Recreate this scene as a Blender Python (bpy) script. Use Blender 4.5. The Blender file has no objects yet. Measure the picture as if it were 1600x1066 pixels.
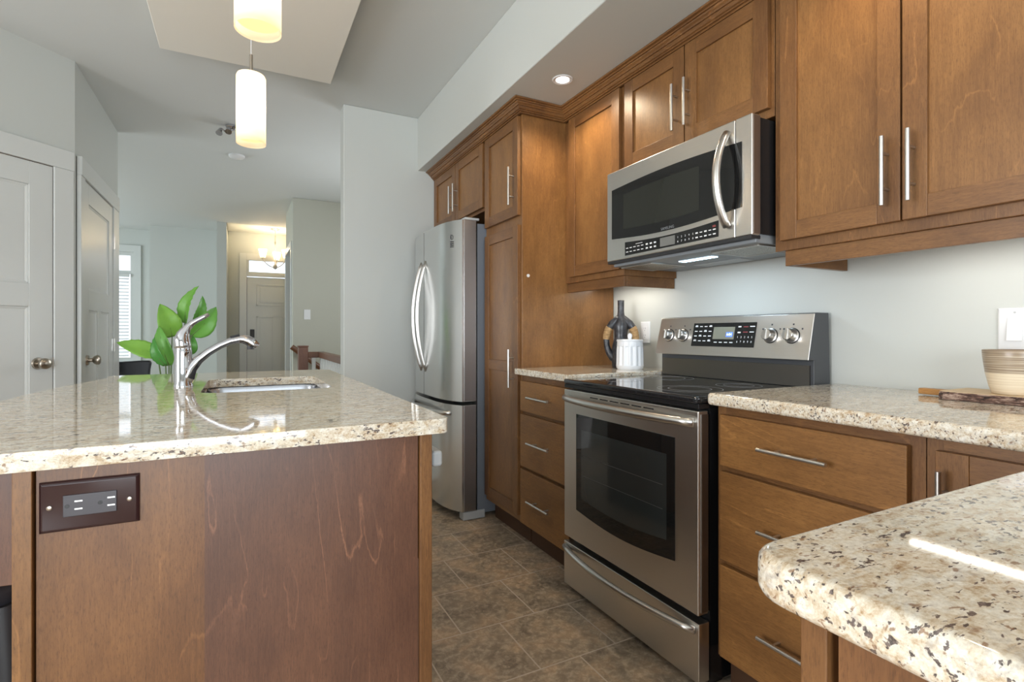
import bpy, bmesh, math, random
from mathutils import Matrix, Vector
random.seed(7)
PI = math.pi
scene = bpy.context.scene
COL = scene.collection

# ------------------------------------------------------------------ camera, world, light, exposure
cam_d = bpy.data.cameras.new('camera'); cam = bpy.data.objects.new('camera', cam_d); COL.objects.link(cam)
cam.location = (0, 0, 1.10)
cam.rotation_euler = (PI / 2, 0, -math.atan(426 / 818))
cam_d.sensor_width = 36; cam_d.lens = 818 / 1600 * 36
cam_d.shift_y = -12 / 1600
cam_d.clip_start = 0.02
scene.camera = cam
vs = scene.view_settings
vs.view_transform = 'Standard'; vs.look = 'None'; vs.gamma = 1; vs.use_curve_mapping = False
vs.exposure = 0.42
scene.cycles.max_bounces = 10; scene.cycles.diffuse_bounces = 6; scene.cycles.glossy_bounces = 5
scene.cycles.sample_clamp_indirect = 6.0
scene.cycles.caustics_reflective = False; scene.cycles.caustics_refractive = False

world = bpy.data.worlds.new('sky'); scene.world = world; world.use_nodes = True
_wn = world.node_tree.nodes; _bg = _wn['Background']
_bg.inputs['Color'].default_value = (0.82, 0.91, 1.0, 1); _bg.inputs['Strength'].default_value = 1.5

def area(name, loc, rot, sx, sy, power, col):
    d = bpy.data.lights.new(name, 'AREA'); d.shape = 'RECTANGLE'; d.size = sx; d.size_y = sy
    d.energy = power; d.color = col
    o = bpy.data.objects.new(name, d); COL.objects.link(o); o.location = loc; o.rotation_euler = rot
    return o
COOL = (0.95, 0.97, 1.0)
area('daylight_patio', (-0.75, -2.92, 1.15), (PI / 2, 0, 0), 2.9, 1.95, 116, (0.84, 0.925, 1.0))          # patio doors behind the camera, facing +Y
area('daylight_dining', (-3.52, 0.6, 1.35), (PI / 2, 0, -PI / 2), 2.1, 1.5, 100, COOL)       # window of the left wall, facing +X
area('fill_stair', (1.86, 5.0, 1.65), (PI / 2, 0, PI / 2), 1.3, 1.15, 12, (0.97, 0.98, 1.0))     # added fill for pantry door and hall, at an unseen window, facing -X
area('daylight_living', (-4.42, 7.2, 1.45), (PI / 2, 0, -PI / 2), 3.2, 1.7, 96, (0.80, 0.94, 1.0))        # living room window

def spot(name, loc, power, col, ang=110, size=0.04):
    d = bpy.data.lights.new(name, 'SPOT'); d.energy = power; d.color = col; d.spot_size = math.radians(ang)
    d.spot_blend = 0.6; d.shadow_soft_size = size
    o = bpy.data.objects.new(name, d); COL.objects.link(o); o.location = loc
    return o
def point(name, loc, power, col, size=0.03):
    d = bpy.data.lights.new(name, 'POINT'); d.energy = power; d.color = col; d.shadow_soft_size = size
    o = bpy.data.objects.new(name, d); COL.objects.link(o); o.location = loc
    return o
WARM = (1.0, 0.80, 0.55)

# ------------------------------------------------------------------ materials
MATS = {}
class N:
    """small wrapper to write node trees briefly"""
    def __init__(s, name):
        s.m = bpy.data.materials.new(name); s.m.use_nodes = True
        s.t = s.m.node_tree; s.b = s.t.nodes['Principled BSDF']; s.o = s.t.nodes['Material Output']
    def n(s, typ, **kw):
        nd = s.t.nodes.new(typ)
        for k, v in kw.items(): setattr(nd, k, v)
        return nd
    def l(s, a, b): s.t.links.new(a, b)
    def val(s, sock, v):
        if hasattr(v, 'is_output') or isinstance(v, bpy.types.NodeSocket): s.l(v, sock)
        else: sock.default_value = v
    def math(s, op, a, b=0.0, c=None, clamp=False):
        nd = s.n('ShaderNodeMath', operation=op); nd.use_clamp = clamp
        s.val(nd.inputs[0], a); s.val(nd.inputs[1], b)
        if c is not None: s.val(nd.inputs[2], c)
        return nd.outputs[0]
    def mix(s, fac, a, b, typ='MIX'):
        nd = s.n('ShaderNodeMixRGB', blend_type=typ)
        s.val(nd.inputs[0], fac)
        for i, v in ((1, a), (2, b)):
            if isinstance(v, tuple): nd.inputs[i].default_value = (*v[:3], 1)
            else: s.l(v, nd.inputs[i])
        return nd.outputs[0]
    def coords(s, scale=(1, 1, 1), rnd=True):
        tc = s.n('ShaderNodeTexCoord'); mp = s.n('ShaderNodeMapping'); mp.inputs['Scale'].default_value = scale
        src = tc.outputs['Object']
        if rnd:
            oi = s.n('ShaderNodeObjectInfo'); ad = s.n('ShaderNodeVectorMath', operation='ADD')
            sc = s.n('ShaderNodeMath', operation='MULTIPLY'); sc.inputs[1].default_value = 37.0
            s.l(oi.outputs['Random'], sc.inputs[0]); s.l(src, ad.inputs[0]); s.l(sc.outputs[0], ad.inputs[1]); src = ad.outputs[0]
        s.l(src, mp.inputs['Vector']); return mp.outputs[0]
    def noise(s, vec, scale, detail=4, rough=0.55, dist=0.0):
        nd = s.n('ShaderNodeTexNoise'); s.l(vec, nd.inputs['Vector'])
        nd.inputs['Scale'].default_value = scale; nd.inputs['Detail'].default_value = detail
        nd.inputs['Roughness'].default_value = rough; nd.inputs['Distortion'].default_value = dist
        return nd.outputs['Fac']
    def ramp(s, fac, stops):
        nd = s.n('ShaderNodeValToRGB'); s.l(fac, nd.inputs[0]); e = nd.color_ramp.elements
        while len(e) < len(stops): e.new(0.5)
        for el, (p, c) in zip(e, stops):
            el.position = p; el.color = (*c, 1) if isinstance(c, tuple) else (c, c, c, 1)
        return nd.outputs[0]
    def bump(s, h, strength=0.1, dist=0.002):
        nd = s.n('ShaderNodeBump'); nd.inputs['Strength'].default_value = strength; nd.inputs['Distance'].default_value = dist
        s.l(h, nd.inputs['Height']); s.l(nd.outputs[0], s.b.inputs['Normal'])

def plain(name, col, rough=0.5, metal=0.0, **kw):
    w = N(name); w.b.inputs['Base Color'].default_value = (*col, 1); w.b.inputs['Roughness'].default_value = rough
    w.b.inputs['Metallic'].default_value = metal
    for k, v in kw.items(): w.b.inputs[k.replace('_', ' ')].default_value = v
    MATS[name] = w.m; return w.m
def paint(name, col, rough=0.55, grain=0.02):
    w = N(name); v = w.coords(rnd=False); n = w.noise(v, 3.0, 3); f = w.noise(v, 220, 2)
    c = w.mix(w.math('MULTIPLY', n, 0.08), col, tuple(q * 0.86 for q in col)); w.l(c, w.b.inputs['Base Color'])
    w.b.inputs['Roughness'].default_value = rough; w.bump(f, grain, 0.001)
    MATS[name] = w.m; return w.m
def emit(name, col, strength, base=(0.8, 0.8, 0.8)):
    w = N(name); w.b.inputs['Base Color'].default_value = (*base, 1); w.b.inputs['Emission Color'].default_value = (*col, 1)
    w.b.inputs['Emission Strength'].default_value = strength; MATS[name] = w.m; return w.m
def wood(name, axis, light, mid, dark, veins=0.35, rough=0.36):
    w = N(name)
    def sc(along, across): return tuple(along if 'xyz'[i] == axis else across for i in range(3))
    broad = w.noise(w.coords(sc(0.8, 2.6)), 1.8, 4, 0.6, 0.5)
    fibre = w.noise(w.coords(sc(9.0, 140)), 1.5, 6, 0.78)
    pores = w.noise(w.coords(sc(70, 420)), 1.0, 4, 0.75)
    blotch = w.noise(w.coords(sc(3.6, 6.5)), 2.4, 4, 0.6, 0.6)
    c = w.ramp(broad, [(0.36, dark), (0.5, mid), (0.64, light)])
    c = w.mix(0.42, c, w.ramp(fibre, [(0.36, dark), (0.64, light)]))
    c = w.mix(w.math('MULTIPLY', w.math('SUBTRACT', blotch, 0.47, clamp=True), 1.3, clamp=True), c, tuple(q * 0.85 for q in dark))
    # thin pale contour lines of a stretched field, as in rotary-cut maple
    jag = w.noise(w.coords(sc(14, 60)), 1.0, 4, 0.7)
    fld = w.math('ADD', w.noise(w.coords(sc(0.8, 4.6)), 1.5, 3, 0.5, 0.5), w.math('MULTIPLY', jag, 0.035))
    fr = w.math('FRACT', w.math('MULTIPLY', fld, 8.0))
    line = w.math('SUBTRACT', 1.0, w.math('MULTIPLY', w.math('ABSOLUTE', w.math('SUBTRACT', fr, 0.5)), 24.0), clamp=True)
    gate = w.math('MULTIPLY', w.math('SUBTRACT', w.noise(w.coords(sc(2.2, 3.5)), 1.6, 3), 0.44, clamp=True), 7.0, clamp=True)
    line = w.math('MULTIPLY', w.math('MULTIPLY', line, gate), w.math('MULTIPLY', jag, veins * 1.7))
    c = w.mix(line, c, tuple(min(1, q * 1.9) for q in light))
    c = w.mix(w.math('MULTIPLY', w.math('SUBTRACT', 0.50, pores, clamp=True), 3.4, clamp=True), c, tuple(q * 0.75 for q in dark))
    w.l(c, w.b.inputs['Base Color'])
    w.val(w.b.inputs['Roughness'], w.math('ADD', w.math('MULTIPLY', fibre, 0.15), rough - 0.07))
    w.b.inputs['Specular IOR Level'].default_value = 0.45
    w.bump(pores, 0.08, 0.0006)
    MATS[name] = w.m; return w.m
WL, WM_, WD = (0.250, 0.118, 0.040), (0.185, 0.084, 0.028), (0.108, 0.046, 0.017)
wood_v = wood('maple_upright', 'z', WL, WM_, WD)
wood_y = wood('maple_along_run', 'y', WL, WM_, WD)
wood_x = wood('maple_across', 'x', WL, WM_, WD)
wood_panel = wood('maple_veneer', 'z', (0.295, 0.143, 0.047), (0.222, 0.103, 0.033), (0.140, 0.062, 0.022), veins=0.22, rough=0.34)
wood_drawer = wood('maple_drawer', 'y', (0.325, 0.155, 0.048), (0.245, 0.113, 0.034), (0.150, 0.066, 0.021), veins=0.3)
wood_island = wood('island_veneer', 'z', (0.215, 0.098, 0.036), (0.160, 0.070, 0.027), (0.098, 0.042, 0.019), veins=0.62, rough=0.33)
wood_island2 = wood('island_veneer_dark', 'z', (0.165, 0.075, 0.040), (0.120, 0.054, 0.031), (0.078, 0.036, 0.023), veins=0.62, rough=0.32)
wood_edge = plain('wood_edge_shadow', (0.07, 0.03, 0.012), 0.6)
wood_dark = plain('stained_rail', (0.13, 0.052, 0.022), 0.35)
wood_post = wood('newel_wood', 'z', (0.22, 0.10, 0.06), (0.17, 0.075, 0.045), (0.11, 0.045, 0.028))
wood_board = wood('board_wood', 'y', (0.76, 0.58, 0.36), (0.70, 0.51, 0.30), (0.58, 0.40, 0.22), veins=0.15, rough=0.5)
wood_handle = wood('board_handle_wood', 'y', (0.46, 0.24, 0.07), (0.40, 0.19, 0.05), (0.28, 0.12, 0.03), veins=0.2)

def granite():
    w = N('granite'); v = w.coords(rnd=False); q = w.coords((0.5, 1, 1), rnd=False)
    big = w.noise(q, 16, 5, 0.65, 0.6); med = w.noise(q, 80, 5, 0.68, 0.6); fine = w.noise(v, 260, 4, 0.7)
    c = w.ramp(med, [(0.33, (0.38, 0.24, 0.12)), (0.42, (0.54, 0.42, 0.28)), (0.50, (0.66, 0.57, 0.435)), (0.62, (0.75, 0.705, 0.61))])
    c = w.mix(w.math('MULTIPLY', w.math('SUBTRACT', big, 0.48, clamp=True), 4.0, clamp=True), c, w.ramp(med, [(0.36, (0.50, 0.39, 0.27)), (0.5, (0.77, 0.71, 0.59)), (0.64, (0.84, 0.82, 0.76))]))
    gry = w.noise(q, 60, 4, 0.6, 0.6)
    c = w.mix(w.math('MULTIPLY', w.math('SUBTRACT', gry, 0.56, clamp=True), 7.0, clamp=True), c, (0.44, 0.40, 0.35))
    c = w.mix(0.22, c, w.ramp(fine, [(0.40, (0.25, 0.17, 0.09)), (0.58, (0.88, 0.83, 0.72))]))
    sp = w.noise(q, 175, 3, 0.55, 0.3); cl = w.noise(q, 34, 3, 0.6, 0.3)
    thr = w.math('ADD', sp, w.math('MULTIPLY', w.math('SUBTRACT', cl, 0.5), 0.55))
    m = w.math('MULTIPLY', w.math('SUBTRACT', thr, 0.612, clamp=True), 24.0, clamp=True)
    c = w.mix(w.math('MULTIPLY', m, 0.92), c, w.ramp(fine, [(0.4, (0.040, 0.030, 0.034)), (0.62, (0.15, 0.11, 0.10))]))
    br = w.noise(q, 150, 3, 0.5, 0.4)
    m2 = w.math('MULTIPLY', w.math('SUBTRACT', br, 0.61, clamp=True), 14.0, clamp=True)
    c = w.mix(w.math('MULTIPLY', m2, 0.75), c, (0.22, 0.11, 0.055))
    w.l(c, w.b.inputs['Base Color'])
    w.b.inputs['Roughness'].default_value = 0.045; w.b.inputs['IOR'].default_value = 1.55
    w.b.inputs['Specular IOR Level'].default_value = 0.55
    MATS['granite'] = w.m; return w.m
M_granite = granite()

def tile_floor():
    w = N('slate_tile'); v = w.coords(rnd=False)
    mp = w.n('ShaderNodeMapping'); tc = w.n('ShaderNodeTexCoord'); w.l(tc.outputs['Object'], mp.inputs['Vector'])
    mp.inputs['Location'].default_value = (0.045, 0.058, 0)
    bk = w.n('ShaderNodeTexBrick'); w.l(mp.outputs[0], bk.inputs['Vector'])
    bk.offset = 0.5; bk.inputs['Scale'].default_value = 1.0; bk.inputs['Brick Width'].default_value = 0.307
    bk.inputs['Row Height'].default_value = 0.307; bk.inputs['Mortar Size'].default_value = 0.003; bk.inputs['Mortar Smooth'].default_value = 0.25
    bk.inputs['Color1'].default_value = (0.15, 0.15, 0.15, 1); bk.inputs['Color2'].default_value = (0.95, 0.95, 0.95, 1)
    n1 = w.noise(v, 6, 5, 0.62, 0.4); n2 = w.noise(v, 38, 5, 0.7, 0.5); n3 = w.noise(v, 150, 3, 0.6)
    c = w.ramp(n1, [(0.38, (0.24, 0.18, 0.13)), (0.5, (0.43, 0.325, 0.225)), (0.61, (0.62, 0.42, 0.26))])
    c = w.mix(w.math('MULTIPLY', n2, 0.75), c, w.ramp(n2, [(0.40, (0.16, 0.125, 0.096)), (0.51, (0.46, 0.36, 0.26)), (0.61, (0.75, 0.61, 0.46))]))
    c = w.mix(0.22, c, w.mix(1.0, c, bk.outputs['Color'], 'MULTIPLY'))
    c = w.mix(bk.outputs['Fac'], c, (0.60, 0.50, 0.41))
    w.l(c, w.b.inputs['Base Color'])
    w.val(w.b.inputs['Roughness'], w.math('ADD', 0.28, w.math('MULTIPLY', n2, 0.25)))
    hh = w.math('SUBTRACT', w.math('MULTIPLY', n2, 0.25), bk.outputs['Fac'])
    w.bump(hh, 0.35, 0.002)
    MATS['tile'] = w.m; return w.m
M_tile = tile_floor()

def steel(name, col, rough, axis='y', br=0.06):
    w = N(name); s_ = {'y': (200, 3.0, 900), 'z': (900, 900, 3.0), 'x': (3.0, 200, 900)}[axis]
    n = w.noise(w.coords(s_), 1.0, 3, 0.6); w.b.inputs['Metallic'].default_value = 1.0
    c = w.mix(n, tuple(q * 0.95 for q in col), tuple(min(1, q * 1.04) for q in col)); w.l(c, w.b.inputs['Base Color'])
    w.val(w.b.inputs['Roughness'], w.math('ADD', rough, w.math('MULTIPLY', w.math('SUBTRACT', n, 0.5), br)))
    MATS[name] = w.m; return w.m
M_steel = steel('brushed_steel', (0.68, 0.66, 0.63), 0.30)
M_steel_z = steel('brushed_steel_upright', (0.68, 0.68, 0.67), 0.24, 'y')
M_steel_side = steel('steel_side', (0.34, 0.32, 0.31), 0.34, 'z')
M_nickel = plain('satin_nickel', (0.62, 0.60, 0.57), 0.30, 1.0)
M_nickel_dark = plain('aged_nickel', (0.42, 0.37, 0.31), 0.28, 1.0)
M_chrome = plain('chrome', (0.58, 0.58, 0.61), 0.04, 1.0)
M_sink = steel('sink_steel', (0.42, 0.43, 0.46), 0.26, 'x')
M_wall = paint('wall_paint', (0.530, 0.545, 0.515))
M_wall_hall = paint('hall_paint', (0.45, 0.445, 0.375))
M_ceil = paint('ceiling_paint', (0.60, 0.615, 0.60), 0.7)
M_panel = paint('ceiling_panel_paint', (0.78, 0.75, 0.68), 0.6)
M_white = paint('trim_paint', (0.60, 0.612, 0.59), 0.28, 0.01)
M_plastic_w = plain('white_plastic', (0.72, 0.72, 0.72), 0.3)
M_ceramic = plain('white_ceramic', (0.80, 0.81, 0.83), 0.3)
M_black = plain('black_enamel', (0.012, 0.012, 0.013), 0.22)
M_blacksat = plain('black_satin', (0.018, 0.018, 0.02), 0.45)
M_glassblk = plain('black_glass', (0.010, 0.010, 0.010), 0.03, IOR=1.52)
M_mwglass = plain('microwave_glass', (0.020, 0.021, 0.017), 0.10, IOR=1.5)
M_ovenin = plain('oven_inner_glass', (0.030, 0.034, 0.034), 0.06, IOR=1.6)
M_fridge_side = plain('fridge_side_grey', (0.16, 0.175, 0.20), 0.4)
M_guard = plain('guard_enamel', (0.055, 0.058, 0.064), 0.35)
M_splash = plain('dark_steel', (0.16, 0.15, 0.135), 0.3, 0.9)
M_grey = plain('grey_plastic', (0.20, 0.21, 0.22), 0.4)
M_greyl = plain('pale_grey_plastic', (0.42, 0.43, 0.43), 0.4)
M_brown = plain('brown_plastic', (0.030, 0.012, 0.012), 0.22)
M_brown2 = plain('brown_receptacle', (0.034, 0.027, 0.031), 0.35)
M_rack = plain('rack_wire', (0.07, 0.07, 0.07), 0.4)
M_legend = plain('white_legend', (0.75, 0.75, 0.75), 0.5)
M_legend_d = plain('dark_legend', (0.04, 0.04, 0.05), 0.5)
M_red = plain('red_legend', (0.22, 0.04, 0.04), 0.5)
M_burner = plain('burner_ring', (0.16, 0.16, 0.17), 0.3)
M_leather = plain('black_leather', (0.018, 0.019, 0.024), 0.4)
M_lcd = plain('lcd_glass', (0.20, 0.20, 0.155), 0.25)
M_lcd2 = plain('lcd_dark', (0.16, 0.16, 0.15), 0.25)
M_blue = emit('lcd_blue', (0.08, 0.20, 0.95), 0.9, (0.05, 0.1, 0.5))
M_lcdtxt = emit('lcd_digits', (0.7, 0.85, 1.0), 1.2)
M_glow = emit('lamp_lens', (1.0, 0.95, 0.85), 9.0)
M_tube = emit('lamp_tube', (1.0, 0.95, 0.86), 10.0)
M_hood = emit('hood_lens', (0.55, 0.80, 1.0), 5.0)
M_vase = None
def opal(name, col, e, tint):
    w = N(name); w.b.inputs['Base Color'].default_value = (*col, 1); w.b.inputs['Roughness'].default_value = 0.25
    tr = w.n('ShaderNodeBsdfTranslucent'); tr.inputs['Color'].default_value = (*tint, 1)
    mx = w.n('ShaderNodeMixShader'); mx.inputs[0].default_value = 0.6
    w.b.inputs['Emission Color'].default_value = (*tint, 1); w.b.inputs['Emission Strength'].default_value = e
    w.l(w.b.outputs[0], mx.inputs[1]); w.l(tr.outputs[0], mx.inputs[2]); w.l(mx.outputs[0], w.o.inputs['Surface'])
    MATS[name] = w.m; return w.m
M_opal = opal('opal_glass', (0.80, 0.74, 0.62), 0.34, (1.0, 0.86, 0.64))
M_shade = opal('frosted_shade', (0.8, 0.75, 0.62), 0.6, (1.0, 0.86, 0.58))
def clear_glass():
    w = N('window_glass'); t = w.n('ShaderNodeBsdfTransparent'); g = w.n('ShaderNodeBsdfGlossy'); g.inputs['Roughness'].default_value = 0.0
    mx = w.n('ShaderNodeMixShader'); mx.inputs[0].default_value = 0.06
    w.l(t.outputs[0], mx.inputs[1]); w.l(g.outputs[0], mx.inputs[2]); w.l(mx.outputs[0], w.o.inputs['Surface']); return w.m
M_glass = clear_glass()
def leaf_mat():
    w = N('leaf_green'); v = w.coords((1, 1, 1)); oi = w.n('ShaderNodeObjectInfo')
    c = w.ramp(oi.outputs['Random'], [(0.0, (0.07, 0.27, 0.05)), (0.5, (0.16, 0.42, 0.07)), (1.0, (0.28, 0.55, 0.08))])
    c = w.mix(w.math('MULTIPLY', w.noise(v, 22, 3), 0.3), c, (0.06, 0.22, 0.03)); w.l(c, w.b.inputs['Base Color'])
    w.b.inputs['Roughness'].default_value = 0.4; w.b.inputs['Subsurface Weight'].default_value = 0.0
    return w.m
M_leaf = leaf_mat()
M_stem = plain('leaf_stem', (0.10, 0.16, 0.05), 0.5)
def bark():
    w = N('bark'); v = w.coords((1, 0.4, 1.6)); n = w.noise(v, 60, 6, 0.75, 1.0)
    w.l(w.ramp(n, [(0.38, (0.03, 0.018, 0.014)), (0.5, (0.17, 0.09, 0.065)), (0.62, (0.50, 0.36, 0.28))]), w.b.inputs['Base Color'])
    w.b.inputs['Roughness'].default_value = 0.9; w.bump(n, 1.0, 0.008); return w.m
M_bark = bark()
def bowl_mat():
    w = N('striped_stoneware'); tc = w.n('ShaderNodeTexCoord'); sx = w.n('ShaderNodeSeparateXYZ'); w.l(tc.outputs['Object'], sx.inputs[0]); z = sx.outputs['Z']
    v = w.coords((0.6, 0.6, 90), rnd=False); n = w.noise(v, 3.0, 4, 0.7)
    top = w.ramp(n, [(0.34, (0.15, 0.10, 0.07)), (0.5, (0.33, 0.25, 0.17)), (0.66, (0.62, 0.54, 0.42))])
    low = w.ramp(w.noise(v, 4.0, 3), [(0.35, (0.62, 0.50, 0.34)), (0.65, (0.80, 0.70, 0.54))])
    f = w.math('MULTIPLY', w.math('SUBTRACT', z, 0.055), 900.0, clamp=True)
    w.l(w.mix(f, low, top), w.b.inputs['Base Color']); w.b.inputs['Roughness'].default_value = 0.3; w.bump(n, 0.15, 0.001); return w.m
M_bowl = bowl_mat()
def vase_mat():
    w = N('charcoal_glaze'); n = w.noise(w.coords(), 60, 4); w.l(w.ramp(n, [(0.35, (0.015, 0.015, 0.018)), (0.7, (0.07, 0.07, 0.078))]), w.b.inputs['Base Color'])
    w.b.inputs['Roughness'].default_value = 0.32; w.bump(n, 0.15, 0.001); return w.m
M_vase = vase_mat()
def wicker():
    w = N('wicker_wrap'); v = w.coords((1, 1, 6)); n = w.noise(v, 40, 4, 0.7, 0.5)
    w.l(w.ramp(n, [(0.35, (0.26, 0.14, 0.05)), (0.65, (0.58, 0.38, 0.18))]), w.b.inputs['Base Color']); w.b.inputs['Roughness'].default_value = 0.7; w.bump(n, 0.8, 0.004); return w.m
M_wicker = wicker()
def mesh_filter():
    w = N('grease_mesh'); v = w.coords(rnd=False); vo = w.n('ShaderNodeTexVoronoi'); w.l(v, vo.inputs['Vector']); vo.inputs['Scale'].default_value = 300
    w.l(w.ramp(vo.outputs['Distance'], [(0.2, (0.55, 0.52, 0.44)), (0.6, (0.16, 0.14, 0.11))]), w.b.inputs['Base Color']); w.b.inputs['Metallic'].default_value = 0.6; w.b.inputs['Roughness'].default_value = 0.4; return w.m
M_filter = mesh_filter()
def cooktop_mat():
    w = N('ceramic_cooktop'); v = w.coords(rnd=False); n = w.noise(v, 700, 2)
    w.l(w.ramp(n, [(0.60, (0.012, 0.012, 0.013)), (0.72, (0.09, 0.09, 0.095))]), w.b.inputs['Base Color']); w.b.inputs['Roughness'].default_value = 0.05; return w.m
M_cooktop = cooktop_mat()

# ------------------------------------------------------------------ mesh helpers
WORLD = {}
def wm(o):
    return WORLD.get(o.name, Matrix.Identity(4)) if o is not None else Matrix.Identity(4)
class MB:
    """collects solids in world coordinates and links them as one mesh object"""
    def __init__(s): s.bm = bmesh.new(); s.mi = 0
    def face(s, vs_):
        try:
            f = s.bm.faces.new(vs_); f.material_index = s.mi; return f
        except ValueError: return None
    def box(s, x0, x1, y0, y1, z0, z1):
        x0, x1 = min(x0, x1), max(x0, x1); y0, y1 = min(y0, y1), max(y0, y1); z0, z1 = min(z0, z1), max(z0, z1)
        v = [s.bm.verts.new((x, y, z)) for x in (x0, x1) for y in (y0, y1) for z in (z0, z1)]
        for q in ((0, 1, 3, 2), (4, 6, 7, 5), (0, 4, 5, 1), (2, 3, 7, 6), (0, 2, 6, 4), (1, 5, 7, 3)): s.face([v[i] for i in q])
        return s
    def prism(s, poly, a, b, axis='z'):
        def P(p, t): return {'z': (p[0], p[1], t), 'x': (t, p[0], p[1]), 'y': (p[0], t, p[1])}[axis]
        A = [s.bm.verts.new(P(p, a)) for p in poly]; B = [s.bm.verts.new(P(p, b)) for p in poly]
        s.face(list(reversed(A))); s.face(B); n = len(poly)
        for i in range(n): s.face([A[i], A[(i + 1) % n], B[(i + 1) % n], B[i]])
        return s
    def rings(s, rr, cap0=True, cap1=True, closed=False):
        R = [[s.bm.verts.new(p) for p in r] for r in rr]; n = len(R[0])
        pairs = list(zip(R, R[1:])) + ([(R[-1], R[0])] if closed else [])
        for a, b in pairs:
            for i in range(n): s.face([a[i], a[(i + 1) % n], b[(i + 1) % n], b[i]])
        if not closed:
            if cap0: s.face(list(reversed(R[0])))
            if cap1: s.face(R[-1])
        return s
    def tube(s, pts, rad, seg=12, cap=True, flat=1.0, closed=False):
        pts = [Vector(p) for p in pts]; n = len(pts)
        if not hasattr(rad, '__len__'): rad = [rad] * n
        rr = []; up = None
        for i, p in enumerate(pts):
            if closed: t = pts[(i + 1) % n] - pts[i - 1]
            else: t = pts[min(i + 1, n - 1)] - pts[max(i - 1, 0)]
            t.normalize()
            if up is None:
                up = Vector((0, 0, 1)) if abs(t.z) < 0.9 else Vector((1, 0, 0))
            u = (up - t * up.dot(t)); u.normalize(); w = t.cross(u); up = u
            rr.append([p + (u * math.cos(2 * PI * k / seg) + w * math.sin(2 * PI * k / seg) * flat) * rad[i] for k in range(seg)])
        return s.rings(rr, cap, cap, closed)
    def cyl(s, p0, p1, r, seg=16): return s.tube([p0, p1], r, seg)
    def lathe(s, prof, c, seg=32, flute=None, cap0=True, cap1=True):
        rr = []
        for r, z in prof:
            rr.append([(c[0] + (r + (flute(k, r, z) if flute else 0)) * math.cos(2 * PI * k / seg), c[1] + (r + (flute(k, r, z) if flute else 0)) * math.sin(2 * PI * k / seg), c[2] + z) for k in range(seg)])
        return s.rings(rr, cap0, cap1)
    def sphere(s, c, r, seg=12, rng=8, sz=1.0):
        prof = [(max(1e-4, r * math.sin(PI * i / rng)), -r * sz * math.cos(PI * i / rng)) for i in range(rng + 1)]
        return s.lathe(prof, c, seg)
    def grid(s, P):
        V = [[s.bm.verts.new(p) for p in row] for row in P]
        for i in range(len(V) - 1):
            for j in range(len(V[0]) - 1): s.face([V[i][j], V[i][j + 1], V[i + 1][j + 1], V[i + 1][j]])
        return s
    def xform(s, M): bmesh.ops.transform(s.bm, matrix=M, verts=s.bm.verts); return s
    def build(s, name, mats, parent=None, smooth=False, bevel=0.0, seg=2, local=False):
        me = bpy.data.meshes.new(name); o = bpy.data.objects.new(name, me); COL.objects.link(o)
        bmesh.ops.recalc_face_normals(s.bm, faces=s.bm.faces)
        W = wm(parent)
        if parent is not None:
            o.parent = parent
            if not local: bmesh.ops.transform(s.bm, matrix=W.inverted(), verts=s.bm.verts)
        WORLD[o.name] = W.copy()
        s.bm.to_mesh(me); s.bm.free()
        for m in (mats if isinstance(mats, (list, tuple)) else [mats]): me.materials.append(m)
        if smooth:
            for p in me.polygons: p.use_smooth = True
            if smooth != 'all':
                md = o.modifiers.new('edges', 'EDGE_SPLIT'); md.split_angle = math.radians(38)
        if bevel:
            md = o.modifiers.new('bevel', 'BEVEL'); md.width = bevel; md.segments = seg; md.limit_method = 'ANGLE'; md.angle_limit = math.radians(40)
            if seg > 1:
                for p in me.polygons: p.use_smooth = True
                md.harden_normals = True
        return o
def tag(o, label=None, cat=None, group=None, kind=None):
    if label: o['label'] = label
    if cat: o['category'] = cat
    if group: o['group'] = group
    if kind: o['kind'] = kind
    return o
def thing(name, label, cat, loc=(0, 0, 0), rz=0.0, group=None, kind=None):
    o = bpy.data.objects.new(name, None); COL.objects.link(o); o.empty_display_size = 0.05
    o.location = loc; o.rotation_euler = (0, 0, rz)
    WORLD[o.name] = Matrix.Translation(loc) @ Matrix.Rotation(rz, 4, 'Z')
    return tag(o, label, cat, group, kind)
def struct(o): return tag(o, kind='structure')
def copy_tree(o, parent=None):
    c = o.copy(); COL.objects.link(c)
    if parent is not None: c.parent = parent
    for ch in list(o.children): copy_tree(ch, c)
    return c
def text(body, size, name, mat, parent, origin, xd, yd, align='CENTER', extrude=0.0002):
    cu = bpy.data.curves.new('lettering', 'FONT'); cu.body = body; cu.size = size; cu.align_x = align; cu.align_y = 'CENTER'; cu.extrude = extrude
    to = bpy.data.objects.new('lettering', cu); COL.objects.link(to)
    dg = bpy.context.evaluated_depsgraph_get(); dg.update()
    me = bpy.data.meshes.new_from_object(to.evaluated_get(dg))
    bpy.data.objects.remove(to); bpy.data.curves.remove(cu)
    xd = Vector(xd).normalized(); yd = Vector(yd).normalized(); zd = xd.cross(yd)
    M = Matrix((( xd.x, yd.x, zd.x, origin[0]), (xd.y, yd.y, zd.y, origin[1]), (xd.z, yd.z, zd.z, origin[2]), (0, 0, 0, 1)))
    mb = MB(); mb.bm.from_mesh(me); bpy.data.meshes.remove(me); mb.xform(M)
    return mb if name is None else mb.build(name, mat, parent)
def merge(mb, other):
    me = bpy.data.meshes.new('tmp'); other.bm.to_mesh(me); other.bm.free(); mb.bm.from_mesh(me); bpy.data.meshes.remove(me); return mb
def arc(c, r, a0, a1, n=6): return [(c[0] + r * math.cos(a0 + (a1 - a0) * i / n), c[1] + r * math.sin(a0 + (a1 - a0) * i / n)) for i in range(n + 1)]
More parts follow.
